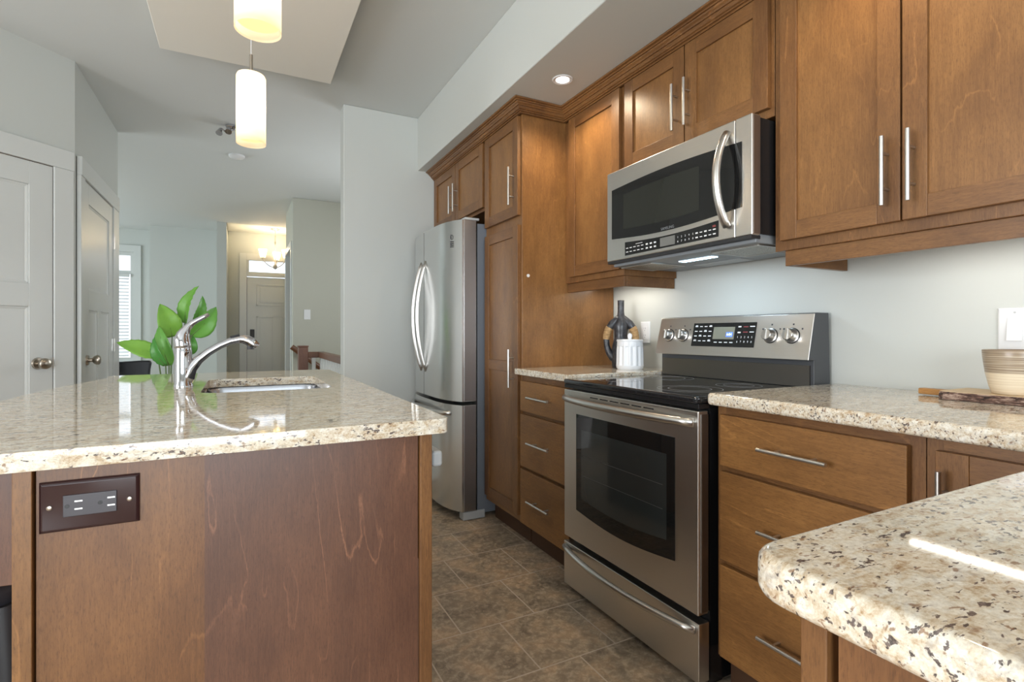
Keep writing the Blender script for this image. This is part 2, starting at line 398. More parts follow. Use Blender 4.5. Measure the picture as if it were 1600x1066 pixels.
def rrect(x0, x1, y0, y1, r, n=5):
    return arc((x1 - r, y0 + r), r, -PI / 2, 0, n) + arc((x1 - r, y1 - r), r, 0, PI / 2, n) + arc((x0 + r, y1 - r), r, PI / 2, PI, n) + arc((x0 + r, y0 + r), r, PI, 1.5 * PI, n)

# ------------------------------------------------------------------ room shell
CZ, SZ = 2.685, 2.297            # ceiling and soffit heights
WX = 1.905                       # kitchen wall
struct(MB().box(-4.6, 3.0, -3.1, 10.0, -0.1, 0).build('floor', M_tile))
struct(MB().box(-4.6, 3.0, -3.1, 8.52, CZ, CZ + 0.12).build('ceiling', M_ceil))
mb = MB(); mb.box(-4.6, -0.163, 8.52, 10.0, CZ, CZ + 0.12); mb.box(-0.163, 3.0, 8.52, 10.0, 2.755, 2.87); mb.box(-0.163, 3.0, 8.52, 8.54, CZ, 2.87)
struct(mb.build('ceiling_entry', M_ceil))
mb = MB(); mb.box(WX, WX + 0.12, -3.1, 4.3, 0, CZ + 0.1); mb.box(WX, WX + 0.12, 5.7, 10.0, 0, CZ + 0.1); mb.box(WX, WX + 0.12, 4.3, 5.7, 0, 1.05); mb.box(WX, WX + 0.12, 4.3, 5.7, 2.25, CZ + 0.1)
struct(mb.build('wall_right', M_wall))
struct(MB().box(1.165, WX, -3.0, 3.74, SZ, CZ).build('ceiling_soffit', M_wall, bevel=0.006))
struct(MB().box(0.638, WX, 3.74, 3.87, 0, CZ).build('wall_end', M_wall, bevel=0.006))
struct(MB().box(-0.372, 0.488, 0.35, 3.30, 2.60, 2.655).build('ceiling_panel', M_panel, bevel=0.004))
struct(MB().box(-0.29, 0.41, 0.43, 3.22, 2.655, CZ).build('trim_1', M_ceil))
# pantry corner
rt2 = math.sqrt(0.5)
PC = (-0.85, 3.882)
struct(MB().prism([PC, (PC[0] - 1.1, PC[1] - 1.1), (PC[0] - 1.1 - 0.17, PC[1] - 1.1), (PC[0] - 0.12, PC[1] + 0.05), (PC[0] - 0.12, 5.093), (PC[0], 5.093)], 0, CZ, 'z').build('wall_pantry', M_wall))
struct(MB().box(-3.6, -1.95, 2.78, 2.9, 0, CZ).build('wall_dining', M_wall))
# left wall with a window opening, back wall with patio doors
mb = MB(); mb.box(-3.72, -3.6, -3.1, -0.5, 0, CZ); mb.box(-3.72, -3.6, 1.7, 2.9, 0, CZ); mb.box(-3.72, -3.6, -0.5, 1.7, 0, 0.55); mb.box(-3.72, -3.6, -0.5, 1.7, 2.15, CZ)
struct(mb.build('wall_left', M_wall))
mb = MB(); mb.box(-3.72, -2.25, -3.12, -3.0, 0, CZ); mb.box(0.75, WX + 0.1, -3.12, -3.0, 0, CZ); mb.box(-2.25, 0.75, -3.12, -3.0, 2.15, CZ); mb.box(-2.25, 0.75, -3.12, -3.0, 0, 0.12)
struct(mb.build('wall_back', M_wall))
def window(idx, axis, plane, a0, a1, z0, z1, nx, zs=()):
    r = thing('window_%d' % idx, None, None, (0, 0, 0)); struct(r)
    mb = MB()
    def bx(p0, p1, q0, q1, d): mb.box(p0, p1, plane - d, plane + d, q0, q1) if axis == 'y' else mb.box(plane - d, plane + d, p0, p1, q0, q1)
    for p0, p1, q0, q1 in ((a0, a0 + 0.05, z0, z1), (a1 - 0.05, a1, z0, z1), (a0 + 0.05, a1 - 0.05, z0, z0 + 0.06), (a0 + 0.05, a1 - 0.05, z1 - 0.05, z1)): bx(p0, p1, q0, q1, 0.035)
    for i in range(1, nx):
        m = a0 + (a1 - a0) * i / nx; bx(m - 0.04, m + 0.04, z0 + 0.06, z1 - 0.05, 0.03)
    for z in zs: bx(a0 + 0.05, a1 - 0.05, z - 0.025, z + 0.025, 0.028)
    mb.build('window_frame', M_white, r)
    mb = MB()
    def bx(p0, p1, q0, q1, d): mb.box(p0, p1, plane - d, plane + d, q0, q1) if axis == 'y' else mb.box(plane - d, plane + d, p0, p1, q0, q1)
    bx(a0 + 0.05, a1 - 0.05, z0 + 0.06, z1 - 0.05, 0.003)
    mb.build('window_pane', M_glass, r); return r
window(2, 'y', -3.06, -2.25, 0.75, 0.12, 2.15, 3, (1.75,))
window(5, 'x', WX + 0.06, 4.3, 5.7, 1.05, 2.25, 2)  # unseen stairwell window, added to go with the fill light
window(3, 'x', -3.66, -0.5, 1.7, 0.55, 2.15, 2)
# far rooms
mb = MB(); mb.box(-4.6, -4.5, 2.78, 5.4, 0, CZ); mb.box(-4.6, -4.5, 9.0, 10, 0, CZ); mb.box(-4.6, -4.5, 5.4, 9.0, 0, 0.5); mb.box(-4.6, -4.5, 5.4, 9.0, 2.35, CZ); mb.box(-4.5, -3.6, 2.78, 2.9, 0, CZ)
struct(mb.build('wall_living', M_wall))
window(4, 'x', -4.55, 5.4, 9.0, 0.5, 2.35, 3)
mb = MB(); WXa, WXb, WZa, WZb = -2.6, -1.42, 0.672, 2.335
mb.box(-4.6, WXa, 9.7, 9.85, 0, CZ); mb.box(WXb, -1.1, 9.7, 9.85, 0, CZ); mb.box(WXa, WXb, 9.7, 9.85, 0, WZa); mb.box(WXa, WXb, 9.7, 9.85, WZb, CZ)
struct(mb.build('wall_far', M_wall))
w1 = window(1, 'y', 9.79, WXa, WXb, WZa, WZb, 1, (2.03,))
mb = MB(); mb.box(WXb, WXb + 0.09, 9.675, 9.7, WZa - 0.09, WZb + 0.1); mb.box(WXa - 0.09, WXa, 9.675, 9.7, WZa - 0.09, WZb + 0.1); mb.box(WXa, WXb, 9.675, 9.7, WZb, WZb + 0.1); mb.box(WXa - 0.1, WXb + 0.1, 9.66, 9.7, WZa - 0.05, WZa)
mb.build('window_casing', M_white, w1)
struct(MB().box(-1.166, -0.24, 9.25, 9.85, 0, CZ).build('wall_alcove', M_wall))
struct(MB().box(-0.283, -0.163, 8.52, 9.7, 0, 2.80).build('wall_partition', M_wall))
mb = MB(); mb.box(-0.163, 0.06, 9.65, 9.78, 0, 2.80); mb.box(1.08, 2.0, 9.65, 9.78, 0, 2.80); mb.box(0.06, 1.08, 9.65, 9.78, 2.33, 2.80)
struct(mb.build('wall_entry', M_wall))
mb = MB(); mb.box(0.5525, WX, 6.6, 6.72, 0, CZ); mb.box(0.5525, 0.67, 6.72, 7.6, 2.2, CZ)
struct(mb.build('wall_hall', M_wall_hall, bevel=0.004))
mb = MB(); mb.box(0.54, 0.68, 6.72, 6.80, 0, 2.2); mb.box(0.54, 0.68, 7.52, 7.60, 0, 2.2); mb.box(0.54, 0.68, 6.80, 7.52, 2.12, 2.2)
struct(mb.build('trim_2', M_white))
# baseboards
struct(MB().box(0.63, 0.638, 3.735, 3.87, 0, 0.11).build('baseboard_end', M_white))
struct(MB().box(-1.166, -0.283, 9.235, 9.25, 0, 0.13).build('baseboard_far', M_white))

# pantry doors -----------------------------------------------------
def panel_door(idx, loc, rz, w, h, cas_l, cas_r, knob_x, hinge_x, knob_r=0.031):
    """local x along the wall, local -y towards the room; x=0 at the left door edge"""
    r = thing('door_%d' % idx, None, None, loc, rz); struct(r); M = wm(r)
    def put(mb, *a, **k): mb.xform(M); return mb.build(*a, **k)
    mb = MB(); st = 0.112; d0, d1, dp = -0.014, 0.02, -0.004
    mb.box(0, st, d0, d1, 0.01, h); mb.box(w - st, w, d0, d1, 0.01, h)
    zt = h - 0.125; zm1 = h - 0.66; zm0 = zm1 - 0.125; zb = 0.24
    for a, b in ((zt, h), (zm0, zm1), (0.01, zb)): mb.box(st, w - st, d0, d1, a, b)
    cx = w / 2; mb.box(cx - 0.052, cx + 0.052, d0, d1, zb, zm0)
    for x0, x1, a, b in ((st, w - st, zm1, zt), (st, cx - 0.052, zb, zm0), (cx + 0.052, w - st, zb, zm0)):
        mb.box(x0, x1, dp, d1, a, b)
        for q in range(3):   # moulded step around each panel
            e = 0.006 * (q + 1); mb.box(x0, x0 + 0.018 - e / 1.5, dp - e / 4 , dp + 0.002, a, b); mb.box(x1 - 0.018 + e / 1.5, x1, dp - e / 4, dp + 0.002, a, b)
            mb.box(x0, x1, dp - e / 4, dp + 0.002, a, a + 0.018 - e / 1.5); mb.box(x0, x1, dp - e / 4, dp + 0.002, b - 0.018 + e / 1.5, b)
    put(mb, 'door_leaf', M_white, r, bevel=0.0015, seg=1)
    mb = MB(); g = 0.004; ct = -0.022
    mb.box(-g - cas_l, -g, ct, 0.0, 0, h + g); mb.box(w + g, w + g + cas_r, ct, 0.0, 0, h + g)
    mb.box(-g - cas_l, w + g + cas_r, ct - 0.004, 0.0, h + g, h + g + 0.11)
    put(mb, 'door_casing', M_white, r, bevel=0.002, seg=1)
    mb = MB(); mb.box(-g, 0, -0.008, 0.012, 0, h); mb.box(w, w + g, -0.008, 0.012, 0, h); mb.box(-g, w + g, -0.008, 0.012, h, h + g)
    put(mb, 'door_gap', wood_edge, r)
    mb = MB(); zk = 0.935; kx = knob_x
    mb.tube([(kx, d0, zk), (kx, d0 - 0.010, zk)], [0.033, 0.029], 24); mb.tube([(kx, d0 - 0.010, zk), (kx, d0 - 0.036, zk)], 0.012, 16)
    mb.tube([(kx, d0 - 0.03, zk), (kx, d0 - 0.038, zk), (kx, d0 - 0.050, zk), (kx, d0 - 0.062, zk), (kx, d0 - 0.068, zk), (kx, d0 - 0.069, zk)], [0.014, 0.024, knob_r * 0.95, knob_r * 0.92, 0.02, 0.002], 24)
    put(mb, 'door_knob', M_nickel_dark, r, smooth=True)
    if hinge_x is None:
        put(MB().box(w - 0.001, w + g + 0.006, d0 - 0.002, d0 + 0.01, zk - 0.03, zk + 0.03), 'strike_plate', M_nickel_dark, r)
    else:
        for zh in (h - 0.26, h / 2 + 0.0, 0.2):
            mb = MB(); mb.box(hinge_x - 0.004, hinge_x + 0.022, d0 - 0.004, d0 + 0.004, zh - 0.045, zh + 0.045); mb.cyl((hinge_x + 0.003, d0 - 0.007, zh - 0.047), (hinge_x + 0.003, d0 - 0.007, zh + 0.047), 0.006, 10)
            put(mb, 'door_hinge', M_nickel, r)
    return r
DW1 = 0.76
t1 = 0.088   # right edge of the angled door lies this far (per axis) from the corner
x_left = (PC[0] - t1 - DW1 * rt2, PC[1] - t1 - DW1 * rt2)
panel_door(1, (x_left[0] + 0.003, x_left[1] - 0.003, 0), PI / 4, DW1, 2.03, 0.10, 0.100, DW1 - 0.07, None)
panel_door(2, (PC[0] + 0.003, 4.005, 0), PI / 2, 0.80, 2.03, 0.095, 0.19, 0.06, 0.80)

# front door with transom ------------------------------------------
fd = thing('door_3', None, None, (0.112, 9.65, 0)); struct(fd)
mb = MB(); X0, X1 = 0.112, 1.03
mb.box(X0, X1, 9.67, 9.71, 0.01, 2.03)
for a, b, c, d in ((X0 + 0.14, X1 - 0.14, 1.56, 1.915), (X0 + 0.14, X0 + 0.40, 0.25, 1.38), (X1 - 0.40, X1 - 0.14, 0.25, 1.38)):
    mb.box(a, b, 9.664, 9.67, c, c + 0.02); mb.box(a, b, 9.664, 9.67, d - 0.02, d); mb.box(a, a + 0.02, 9.664, 9.67, c, d); mb.box(b - 0.02, b, 9.664, 9.67, c, d); mb.box(a + 0.05, b - 0.05, 9.666, 9.67, c + 0.05, d - 0.05)
mb.build('door_leaf', M_white, fd, bevel=0.002, seg=1)
mb = MB(); mb.box(0.0, X0 - 0.006, 9.63, 9.70, 0, 2.42); mb.box(X1 + 0.006, X1 + 0.11, 9.63, 9.70, 0, 2.42); mb.box(X0 - 0.006, X1 + 0.006, 9.64, 9.70, 2.04, 2.115); mb.box(X0 - 0.006, X1 + 0.006, 9.63, 9.70, 2.30, 2.42); mb.box(X0 - 0.006, X0 + 0.03, 9.64, 9.70, 2.115, 2.30); mb.box(X1 - 0.03, X1 + 0.006, 9.64, 9.70, 2.115, 2.30)
mb.build('door_casing', M_white, fd, bevel=0.003, seg=1)
MB().box(X0 - 0.005, X0 - 0.0005, 9.655, 9.70, 0, 2.035).build('door_gap', wood_edge, fd)
MB().box(X0 + 0.03, X1 - 0.03, 9.685, 9.690, 2.115, 2.30).build('transom_pane', M_glass, fd)
mb = MB(); mb.box(0.155, 0.222, 9.645, 9.67, 1.03, 1.165); mb.build('door_lock', M_blacksat, fd, bevel=0.004)

# ------------------------------------------------------------------ cabinet parts (all runs face -X)
def pull(parent, x, y, z, L, vertical=True, r=0.0058, stand=0.032, mat=None):
    mb = MB(); h = L / 2; q = L / 2 - 0.045 if L > 0.14 else L / 2 - 0.02
    if vertical:
        mb.cyl((x - stand, y, z - h), (x - stand, y, z + h), r)
        for s in (-1, 1): mb.cyl((x - stand, y, z + s * q), (x, y, z + s * q), 0.0042, 10)
    else:
        mb.cyl((x - stand, y - h, z), (x - stand, y + h, z), r)
        for s in (-1, 1): mb.cyl((x - stand, y + s * q, z), (x, y + s * q, z), 0.0042, 10)
    return mb.build('bar_handle', mat or M_nickel, parent, smooth=True)
def shaker(parent, x, y0, y1, z0, z1, st=0.057, rail=0.057, mids=(), th=0.02, rec=0.009, name='door'):
    """frame-and-panel door, face at x"""
    mb = MB(); mb.mi = 0
    mb.box(x, x + th, y0, y0 + st, z0, z1); mb.box(x, x + th, y1 - st, y1, z0, z1)
    mb.mi = 1
    zz = [(z0, z0 + rail), (z1 - rail, z1)] + [(m - rail / 2, m + rail / 2) for m in mids]
    for a, b in zz: mb.box(x + 0.0003, x + th, y0 + st, y1 - st, a, b)
    mb.mi = 0
    d = mb.build(name, [wood_v, wood_y], parent, bevel=0.0016)
    mb = MB(); mb.box(x + rec, x + th - 0.002, y0 + st - 0.004, y1 - st + 0.004, z0 + rail - 0.004, z1 - rail + 0.004)
    mb.build('panel', wood_panel, d)
    return d
def slab(parent, x, y0, y1, z0, z1, th=0.02):
    return MB().box(x, x + th, y0, y1, z0, z1).build('drawer', wood_drawer, parent, bevel=0.0025)

# base cabinet between pantry and range
DF = 1.285      # door / drawer face plane
FF = 1.305      # face frame plane
def base_carcass(root, y0, y1, ztop=0.888, toe=True):
    mb = MB(); mb.box(FF + 0.02, WX - 0.004, y0, y1, 0.115, ztop); mb.build('carcass', wood_v, root)
    mb = MB(); mb.mi = 0
    mb.box(FF, FF + 0.02, y0, y0 + 0.03, 0.115, ztop); mb.box(FF, FF + 0.02, y1 - 0.03, y1, 0.115, ztop)
    mb.mi = 1; mb.box(FF, FF + 0.02, y0 + 0.03, y1 - 0.03, 0.115, ztop)
    mb.build('face_frame', [wood_v, wood_y], root)
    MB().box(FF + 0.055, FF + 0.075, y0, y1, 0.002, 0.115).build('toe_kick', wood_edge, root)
ZD = ((0.126, 0.404), (0.420, 0.686), (0.702, 0.856))
r = thing('base_cabinet', 'narrow three-drawer base cabinet between the tall pantry and the range', 'cabinet', (FF, 2.15, 0))
base_carcass(r, 1.905, 2.388)
for (a, b) in ZD:
    d = slab(r, DF, 1.925, 2.378, a, b); pull(d, DF, 2.157, (a + b) / 2 + 0.003, 0.20, False)
r = thing('base_cabinet', 'wide three-drawer base cabinet on the near side of the range', 'cabinet', (FF, 0.85, 0))
base_carcass(r, 0.585, 1.133, 0.8825)
for (a, b) in ZD:
    d = slab(r, DF, 0.612, 1.112, a, b); pull(d, DF, 0.865, (a + b) / 2 + 0.003, 0.19, False)
r = thing('base_cabinet', 'corner base cabinet with one door tucked behind the peninsula', 'cabinet', (FF, 0.42, 0))
base_carcass(r, 0.272, 0.583, 0.8825)
d = shaker(r, DF, 0.285, 0.560, 0.126, 0.856); pull(d, DF, 0.541, 0.725, 0.19)

# tall pantry
r = thing('pantry_cabinet', 'tall wooden pantry cabinet standing between refrigerator and drawers', 'cabinet', (FF, 2.6, 0))
MB().box(FF, WX - 0.004, 2.391, 2.835, 0.115, 2.30 - 0.004).build('carcass', wood_panel, r, bevel=0.001, seg=1)
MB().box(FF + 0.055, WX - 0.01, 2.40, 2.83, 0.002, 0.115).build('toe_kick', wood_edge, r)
d = shaker(r, DF, 2.407, 2.818, 1.718, 2.236); pull(d, DF, 2.448, 1.875, 0.20)
d = shaker(r, DF, 2.407, 2.818, 0.150, 1.668, mids=(0.922,)); pull(d, DF, 2.448, 0.915, 0.20)
MB().cyl((1.34, 2.391, 1.402), (1.34, 2.388, 1.402), 0.0085, 20).build('screw_cap', M_plastic_w, r)
# over-fridge cabinet
r = thing('fridge_top_cabinet', 'two-door wooden wall cabinet above the refrigerator', 'cabinet', (FF, 3.28, 1.84))
MB().box(FF, WX - 0.004, 2.838, 3.737, 1.835, 2.296).build('carcass', wood_v, r, bevel=0.001, seg=1)
d = shaker(r, DF, 2.852, 3.292, 1.853, 2.236); pull(d, DF, 3.258, 2.00, 0.185)
d = shaker(r, DF, 3.300, 3.725, 1.853, 2.236); pull(d, DF, 3.334, 2.00, 0.185)
MB().box(FF, WX - 0.01, 3.716, 3.737, 0.0, 1.835).build('side_panel', wood_v, r)

# wall cabinets
UD, UF = 1.555, 1.575
def rail_L(root, y0, y1, side):
    mb = MB(); mb.box(UF + 0.012, UF + 0.030, y0, y1, 1.320, 1.369)
    ys = y1 if side > 0 else y0
    mb.box(UF + 0.030, WX - 0.004, ys - 0.018 if side > 0 else ys, ys if side > 0 else ys + 0.018, 1.320, 1.369)
    return mb.build('light_rail', wood_y, root, bevel=0.001, seg=1)
r = thing('wall_cabinet', 'narrow one-door wall cabinet between pantry and microwave', 'cabinet', (UF, 2.15, 1.37))
MB().box(UF, WX - 0.004, 1.905, 2.388, 1.369, 2.296).build('carcass', wood_v, r, bevel=0.001, seg=1)
shaker(r, UD, 1.917, 2.335, 1.398, 2.236)
mb = MB(); mb.box(UF + 0.012, UF + 0.030, 1.917, 2.388, 1.320, 1.369); mb.box(UF + 0.030, WX - 0.004, 1.917, 1.935, 1.320, 1.369); mb.build('light_rail', wood_y, r, bevel=0.001, seg=1)
r = thing('wall_cabinet', 'short two-door wall cabinet directly above the microwave', 'cabinet', (UF, 1.52, 1.83))
MB().box(UF, WX - 0.004, 1.138, 1.903, 1.822, 2.296).build('carcass', wood_v, r, bevel=0.001, seg=1)
d = shaker(r, UD, 1.520, 1.880, 1.850, 2.236); pull(d, UD, 1.553, 1.998, 0.185)
d = shaker(r, UD, 1.150, 1.514, 1.850, 2.236); pull(d, UD, 1.489, 1.998, 0.185)
r = thing('wall_cabinet', 'large two-door wall cabinet over the near counter beside microwave', 'cabinet', (UF, 0.75, 1.37))
MB().box(UF, WX - 0.004, 0.36, 1.135, 1.369, 2.296).build('carcass', wood_v, r, bevel=0.001, seg=1)
d = shaker(r, UD, 0.757, 1.106, 1.400, 2.236); pull(d, UD, 0.786, 1.535, 0.185)
d = shaker(r, UD, 0.395, 0.752, 1.400, 2.236); pull(d, UD, 0.724, 1.535, 0.185)
mb = MB(); mb.box(UF + 0.012, UF + 0.030, 0.36, 1.108, 1.320, 1.369); mb.box(UF + 0.030, WX - 0.004, 1.090, 1.108, 1.320, 1.369); mb.build('light_rail', wood_y, r, bevel=0.001, seg=1)
MB().box(UF + 0.035, WX - 0.02, 0.38, 1.085, 1.364, 1.369).build('underside', wood_y, r)
r = thing('wall_cabinet', 'wall cabinet past the large two-door one toward the peninsula', 'cabinet', (UF, 0.0, 1.37))
MB().box(UF, WX - 0.004, -0.42, 0.357, 1.369, 2.296).build('carcass', wood_v, r, bevel=0.001, seg=1)
shaker(r, UD, -0.03, 0.345, 1.400, 2.236); shaker(r, UD, -0.41, -0.036, 1.400, 2.236)
# crown moulding
path = [((1.295, 3.738), (-1, 0)), ((1.295, 2.385), (-1, -1)), ((1.566, 2.385), (-1, -1)), ((1.566, -0.42), (-1, 0))]
prof = [(0, 2.238), (0.012, 2.238), (0.012, 2.246), (0.020, 2.246), (0.020, 2.252), (0.026, 2.254), (0.030, 2.260), (0.031, 2.266), (0.037, 2.266), (0.040, 2.271), (0.047, 2.276), (0.049, 2.281), (0.056, 2.281), (0.057, 2.286), (0.068, 2.288), (0.069, 2.2955), (0, 2.2955)]
mb = MB(); mb.rings([[(p[0] + o * d[0], p[1] + o * d[1], z) for o, z in prof] for p, d in path])
tag(mb.build('crown_moulding', wood_y), 'stepped wooden crown moulding running along the cabinet tops under the soffit', 'moulding')

# ------------------------------------------------------------------ worktops
def ct_mesh(outer, z0, z1, hole=None):
    mb = MB(); bm = mb.bm
    def ring(pts, z): return [bm.verts.new((x, y, z)) for x, y in pts]
    for z, tops in ((z1, None), (z0, None)):
        pass
    loops = [outer] + ([hole] if hole else [])
    T = [ring(l, z1) for l in loops]; B = [ring(l, z0) for l in loops]
    for A in (T, B):
        if hole:
            ed = []
            for l in A:
                ed += [bm.edges.new((l[i], l[(i + 1) % len(l)])) for i in range(len(l))]
            bmesh.ops.triangle_fill(bm, use_beauty=True, edges=ed)
        else: mb.face(A[0])
    for t, b in zip(T, B):
        for i in range(len(t)): mb.face([t[i], t[(i + 1) % len(t)], b[(i + 1) % len(b)], b[i]])
    return mb
CT, CB = 0.920, 0.889
CE = 1.258
# island outline, bowed on the seating side
il = [(-0.565 + 0.10 * ((y - 1.75) / 0.9) ** 2, y) for y in [2.72 - 1.60 * i / 16 for i in range(17)]]
out = arc((0.375, 1.068), 0.022, -PI / 2, 0, 5) + arc((0.337, 2.70), 0.06, 0, PI / 2, 5) + arc((-0.43, 2.70), 0.06, PI / 2, PI * 0.9, 4) + il[1:-1] + arc((-0.468, 1.086), 0.04, PI, 1.5 * PI, 4)
hole = rrect(-0.105, 0.278, 1.815, 2.345, 0.05, 6)
o = ct_mesh(out, CB, CT, hole).build('island_worktop', M_granite, bevel=0.006, seg=3)
tag(o, 'speckled cream granite island worktop with a bowed edge and sink cutout', 'worktop')
o = ct_mesh([(CE, 1.903), (WX - 0.002, 1.903), (WX - 0.002, 2.389), (CE, 2.389)], CB, CT).build('worktop', M_granite, bevel=0.004, seg=3)
tag(o, 'short granite worktop between tall pantry and range, holding the vase', 'worktop')
lout = [(WX - 0.002, 1.137), (CE, 1.137), (CE, 0.330)] + [(1.228, 0.305)] + arc((0.413, 0.265), 0.040, PI / 2, PI, 6) + [(0.373, -0.45), (WX - 0.002, -0.45)]
o = ct_mesh(lout, CB - 0.006, CT).build('peninsula_worktop', M_granite, bevel=0.010, seg=4)
tag(o, 'L-shaped granite worktop wrapping from the near side of range onto the peninsula', 'worktop')

# peninsula base
r = thing('peninsula_cabinet', 'wooden peninsula base under the closest granite corner', 'cabinet', (0.41, 0, 0))
MB().box(0.425, 1.88, -0.40, 0.262, 0.10, 0.882).build('carcass', wood_panel, r)
mb = MB(); mb.box(0.408, 0.430, 0.250, 0.272, 0, 0.882); mb.build('corner_post', wood_v, r, bevel=0.0015)
MB().box(0.412, 0.426, -0.40, 0.243, 0.0, 0.882).build('end_panel', wood_island, r)
MB().box(0.430, 1.30, 0.262, 0.272, 0.10, 0.882).build('face_frame', wood_x, r)

# ------------------------------------------------------------------ island
r = thing('kitchen_island', 'wooden island base with a veneered end panel under speckled granite', 'island', (0.03, 1.9, 0))
back = [(-0.311 - 0.06 * (1 - ((y - 1.9) / 0.82) ** 2), y) for y in [1.08 + 1.64 * i / 14 for i in range(15)]]
MB().prism([(0.340, 1.082), (0.340, 2.70)] + [(x + 0.03, y) for x, y in reversed(back)], 0.10, 0.62, 'z').build('carcass', wood_edge, r)
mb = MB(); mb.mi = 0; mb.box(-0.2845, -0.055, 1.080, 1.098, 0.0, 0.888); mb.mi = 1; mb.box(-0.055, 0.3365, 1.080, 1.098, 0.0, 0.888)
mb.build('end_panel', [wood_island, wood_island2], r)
MB().box(0.339, 0.365, 1.070, 1.104, 0.0, 0.888).build('corner_post', wood_v, r, bevel=0.0015)
MB().box(-0.311, -0.287, 1.070, 1.098, 0.0, 0.888).build('corner_post', wood_v, r, bevel=0.0015)
MB().prism(back + [(x + 0.02, y) for x, y in reversed(back)], 0.0, 0.888, 'z').build('back_panel', wood_island, r)
MB().box(-0.30, 0.36, 2.70, 2.72, 0.0, 0.888).build('far_panel', wood_island, r)
MB().prism([(-0.315, 0.888), (-0.470, 0.888), (-0.470, 0.80), (-0.455, 0.755), (-0.42, 0.722), (-0.37, 0.703), (-0.315, 0.700)], 1.103, 1.126, 'y').build('overhang_bracket', wood_island2, r, bevel=0.001, seg=1)
mb = MB(); mb.box(0.343, 0.365, 1.725, 2.70, 0.115, 0.888); f = mb.build('face_frame', wood_v, r)
for y0, y1 in ((1.75, 2.21), (2.22, 2.68)):
    d = MB().box(0.365, 0.383, y0, y1, 0.13, 0.86).build('door', wood_v, r, bevel=0.002)
    yh = 2.16 if y0 < 2 else 2.27
    mb = MB(); mb.cyl((0.415, yh, 0.66), (0.415, yh, 0.84), 0.0058)
    for z in (0.70, 0.80): mb.cyl((0.383, yh, z), (0.415, yh, z), 0.0042, 10)
    mb.build('bar_handle', M_nickel, d, smooth=True)
# dishwasher built in the aisle side of the island
r = thing('dishwasher', 'steel dishwasher with a bar handle built into the aisle side of island', 'dishwasher', (0.36, 1.42, 0))
MB().box(0.345, 0.366, 1.112, 1.716, 0.10, 0.872).build('door', M_steel, r, bevel=0.003)
mb = MB(); mb.box(0.398, 0.424, 1.165, 1.66, 0.787, 0.825); mb.build('bar_handle', M_greyl, r, bevel=0.008, seg=3)
for yy in (1.20, 1.60): MB().box(0.366, 0.40, yy, yy + 0.025, 0.797, 0.815).build('handle_mount', M_nickel, r)

# sink
r = thing('kitchen_sink', 'undermount stainless steel sink set into the island worktop', 'sink', (0.085, 2.08, 0.70))
mb = MB(); lo = [rrect(-0.125, 0.298, 1.795, 2.365, 0.06, 6), rrect(-0.112, 0.285, 1.808, 2.352, 0.055, 6), rrect(-0.108, 0.281, 1.812, 2.348, 0.055, 6), rrect(-0.10, 0.273, 1.82, 2.34, 0.06, 6), rrect(-0.06, 0.233, 1.86, 2.30, 0.06, 6)]
zz = [0.887, 0.887, 0.875, 0.73, 0.712]
mb.rings([[(x, y, z) for x, y in l] for l, z in zip(lo, zz)], False, True)
mb.build('basin', M_sink, r, smooth=True)
MB().lathe([(0.045, 0.002), (0.042, 0.004), (0.03, 0.002), (0.001, 0.001)], (0.085, 2.08, 0.712), 24).build('drain', M_chrome, r, smooth=True)

# faucet
FY = 2.08
r = thing('kitchen_faucet', 'chrome pull-out faucet with a curved lever standing beside the sink', 'faucet', (-0.168, FY, CT))
MB().lathe([(0.0285, 0), (0.0285, 0.006), (0.0265, 0.010), (0.026, 0.118), (0.0262, 0.120), (0.0245, 0.124), (0.0245, 0.132), (0.001, 0.136)], (-0.168, FY, CT), 32).build('body', M_chrome, r, smooth=True)
sp = [(-0.165, 0.940), (-0.157, 0.955), (-0.146, 0.983), (-0.124, 1.010), (-0.094, 1.036), (-0.060, 1.058), (-0.027, 1.073), (0.002, 1.0795), (0.020, 1.077)]
so = MB().tube([(x, FY, z) for x, z in sp], [0.024, 0.025, 0.020, 0.0155, 0.0135, 0.0125, 0.0125, 0.013, 0.013], 20).build('spout', M_chrome, r, smooth='all')
MB().tube([(0.000, FY, 1.0795), (0.012, FY, 1.0795), (0.028, FY, 1.074), (0.042, FY, 1.064), (0.050, FY, 1.054), (0.052, FY, 1.0495)], [0.013, 0.0155, 0.0175, 0.018, 0.0175, 0.015], 20).build('spray_head', M_chrome, r, smooth=True)
MB().tube([(0.035, FY, 1.060), (0.036, FY, 1.043)], [0.013, 0.011], 18).build('nozzle', M_blacksat, r, smooth=True)
MB().tube([(-0.028, FY, 1.0865), (0.001, FY, 1.0945)], [0.004, 0.004], 8, flat=2.0).build('spray_button', M_blacksat, r, smooth=True)
lv = [(-0.170, 1.050), (-0.170, 1.060), (-0.172, 1.078), (-0.168, 1.098), (-0.157, 1.118), (-0.142, 1.135), (-0.124, 1.147), (-0.107, 1.157), (-0.093, 1.166)]
MB().tube([(x, FY, z) for x, z in lv], [0.0245, 0.0255, 0.0245, 0.019, 0.0125, 0.0095, 0.008, 0.0075, 0.006], 20, flat=1.05).build('lever', M_chrome, r, smooth='all')

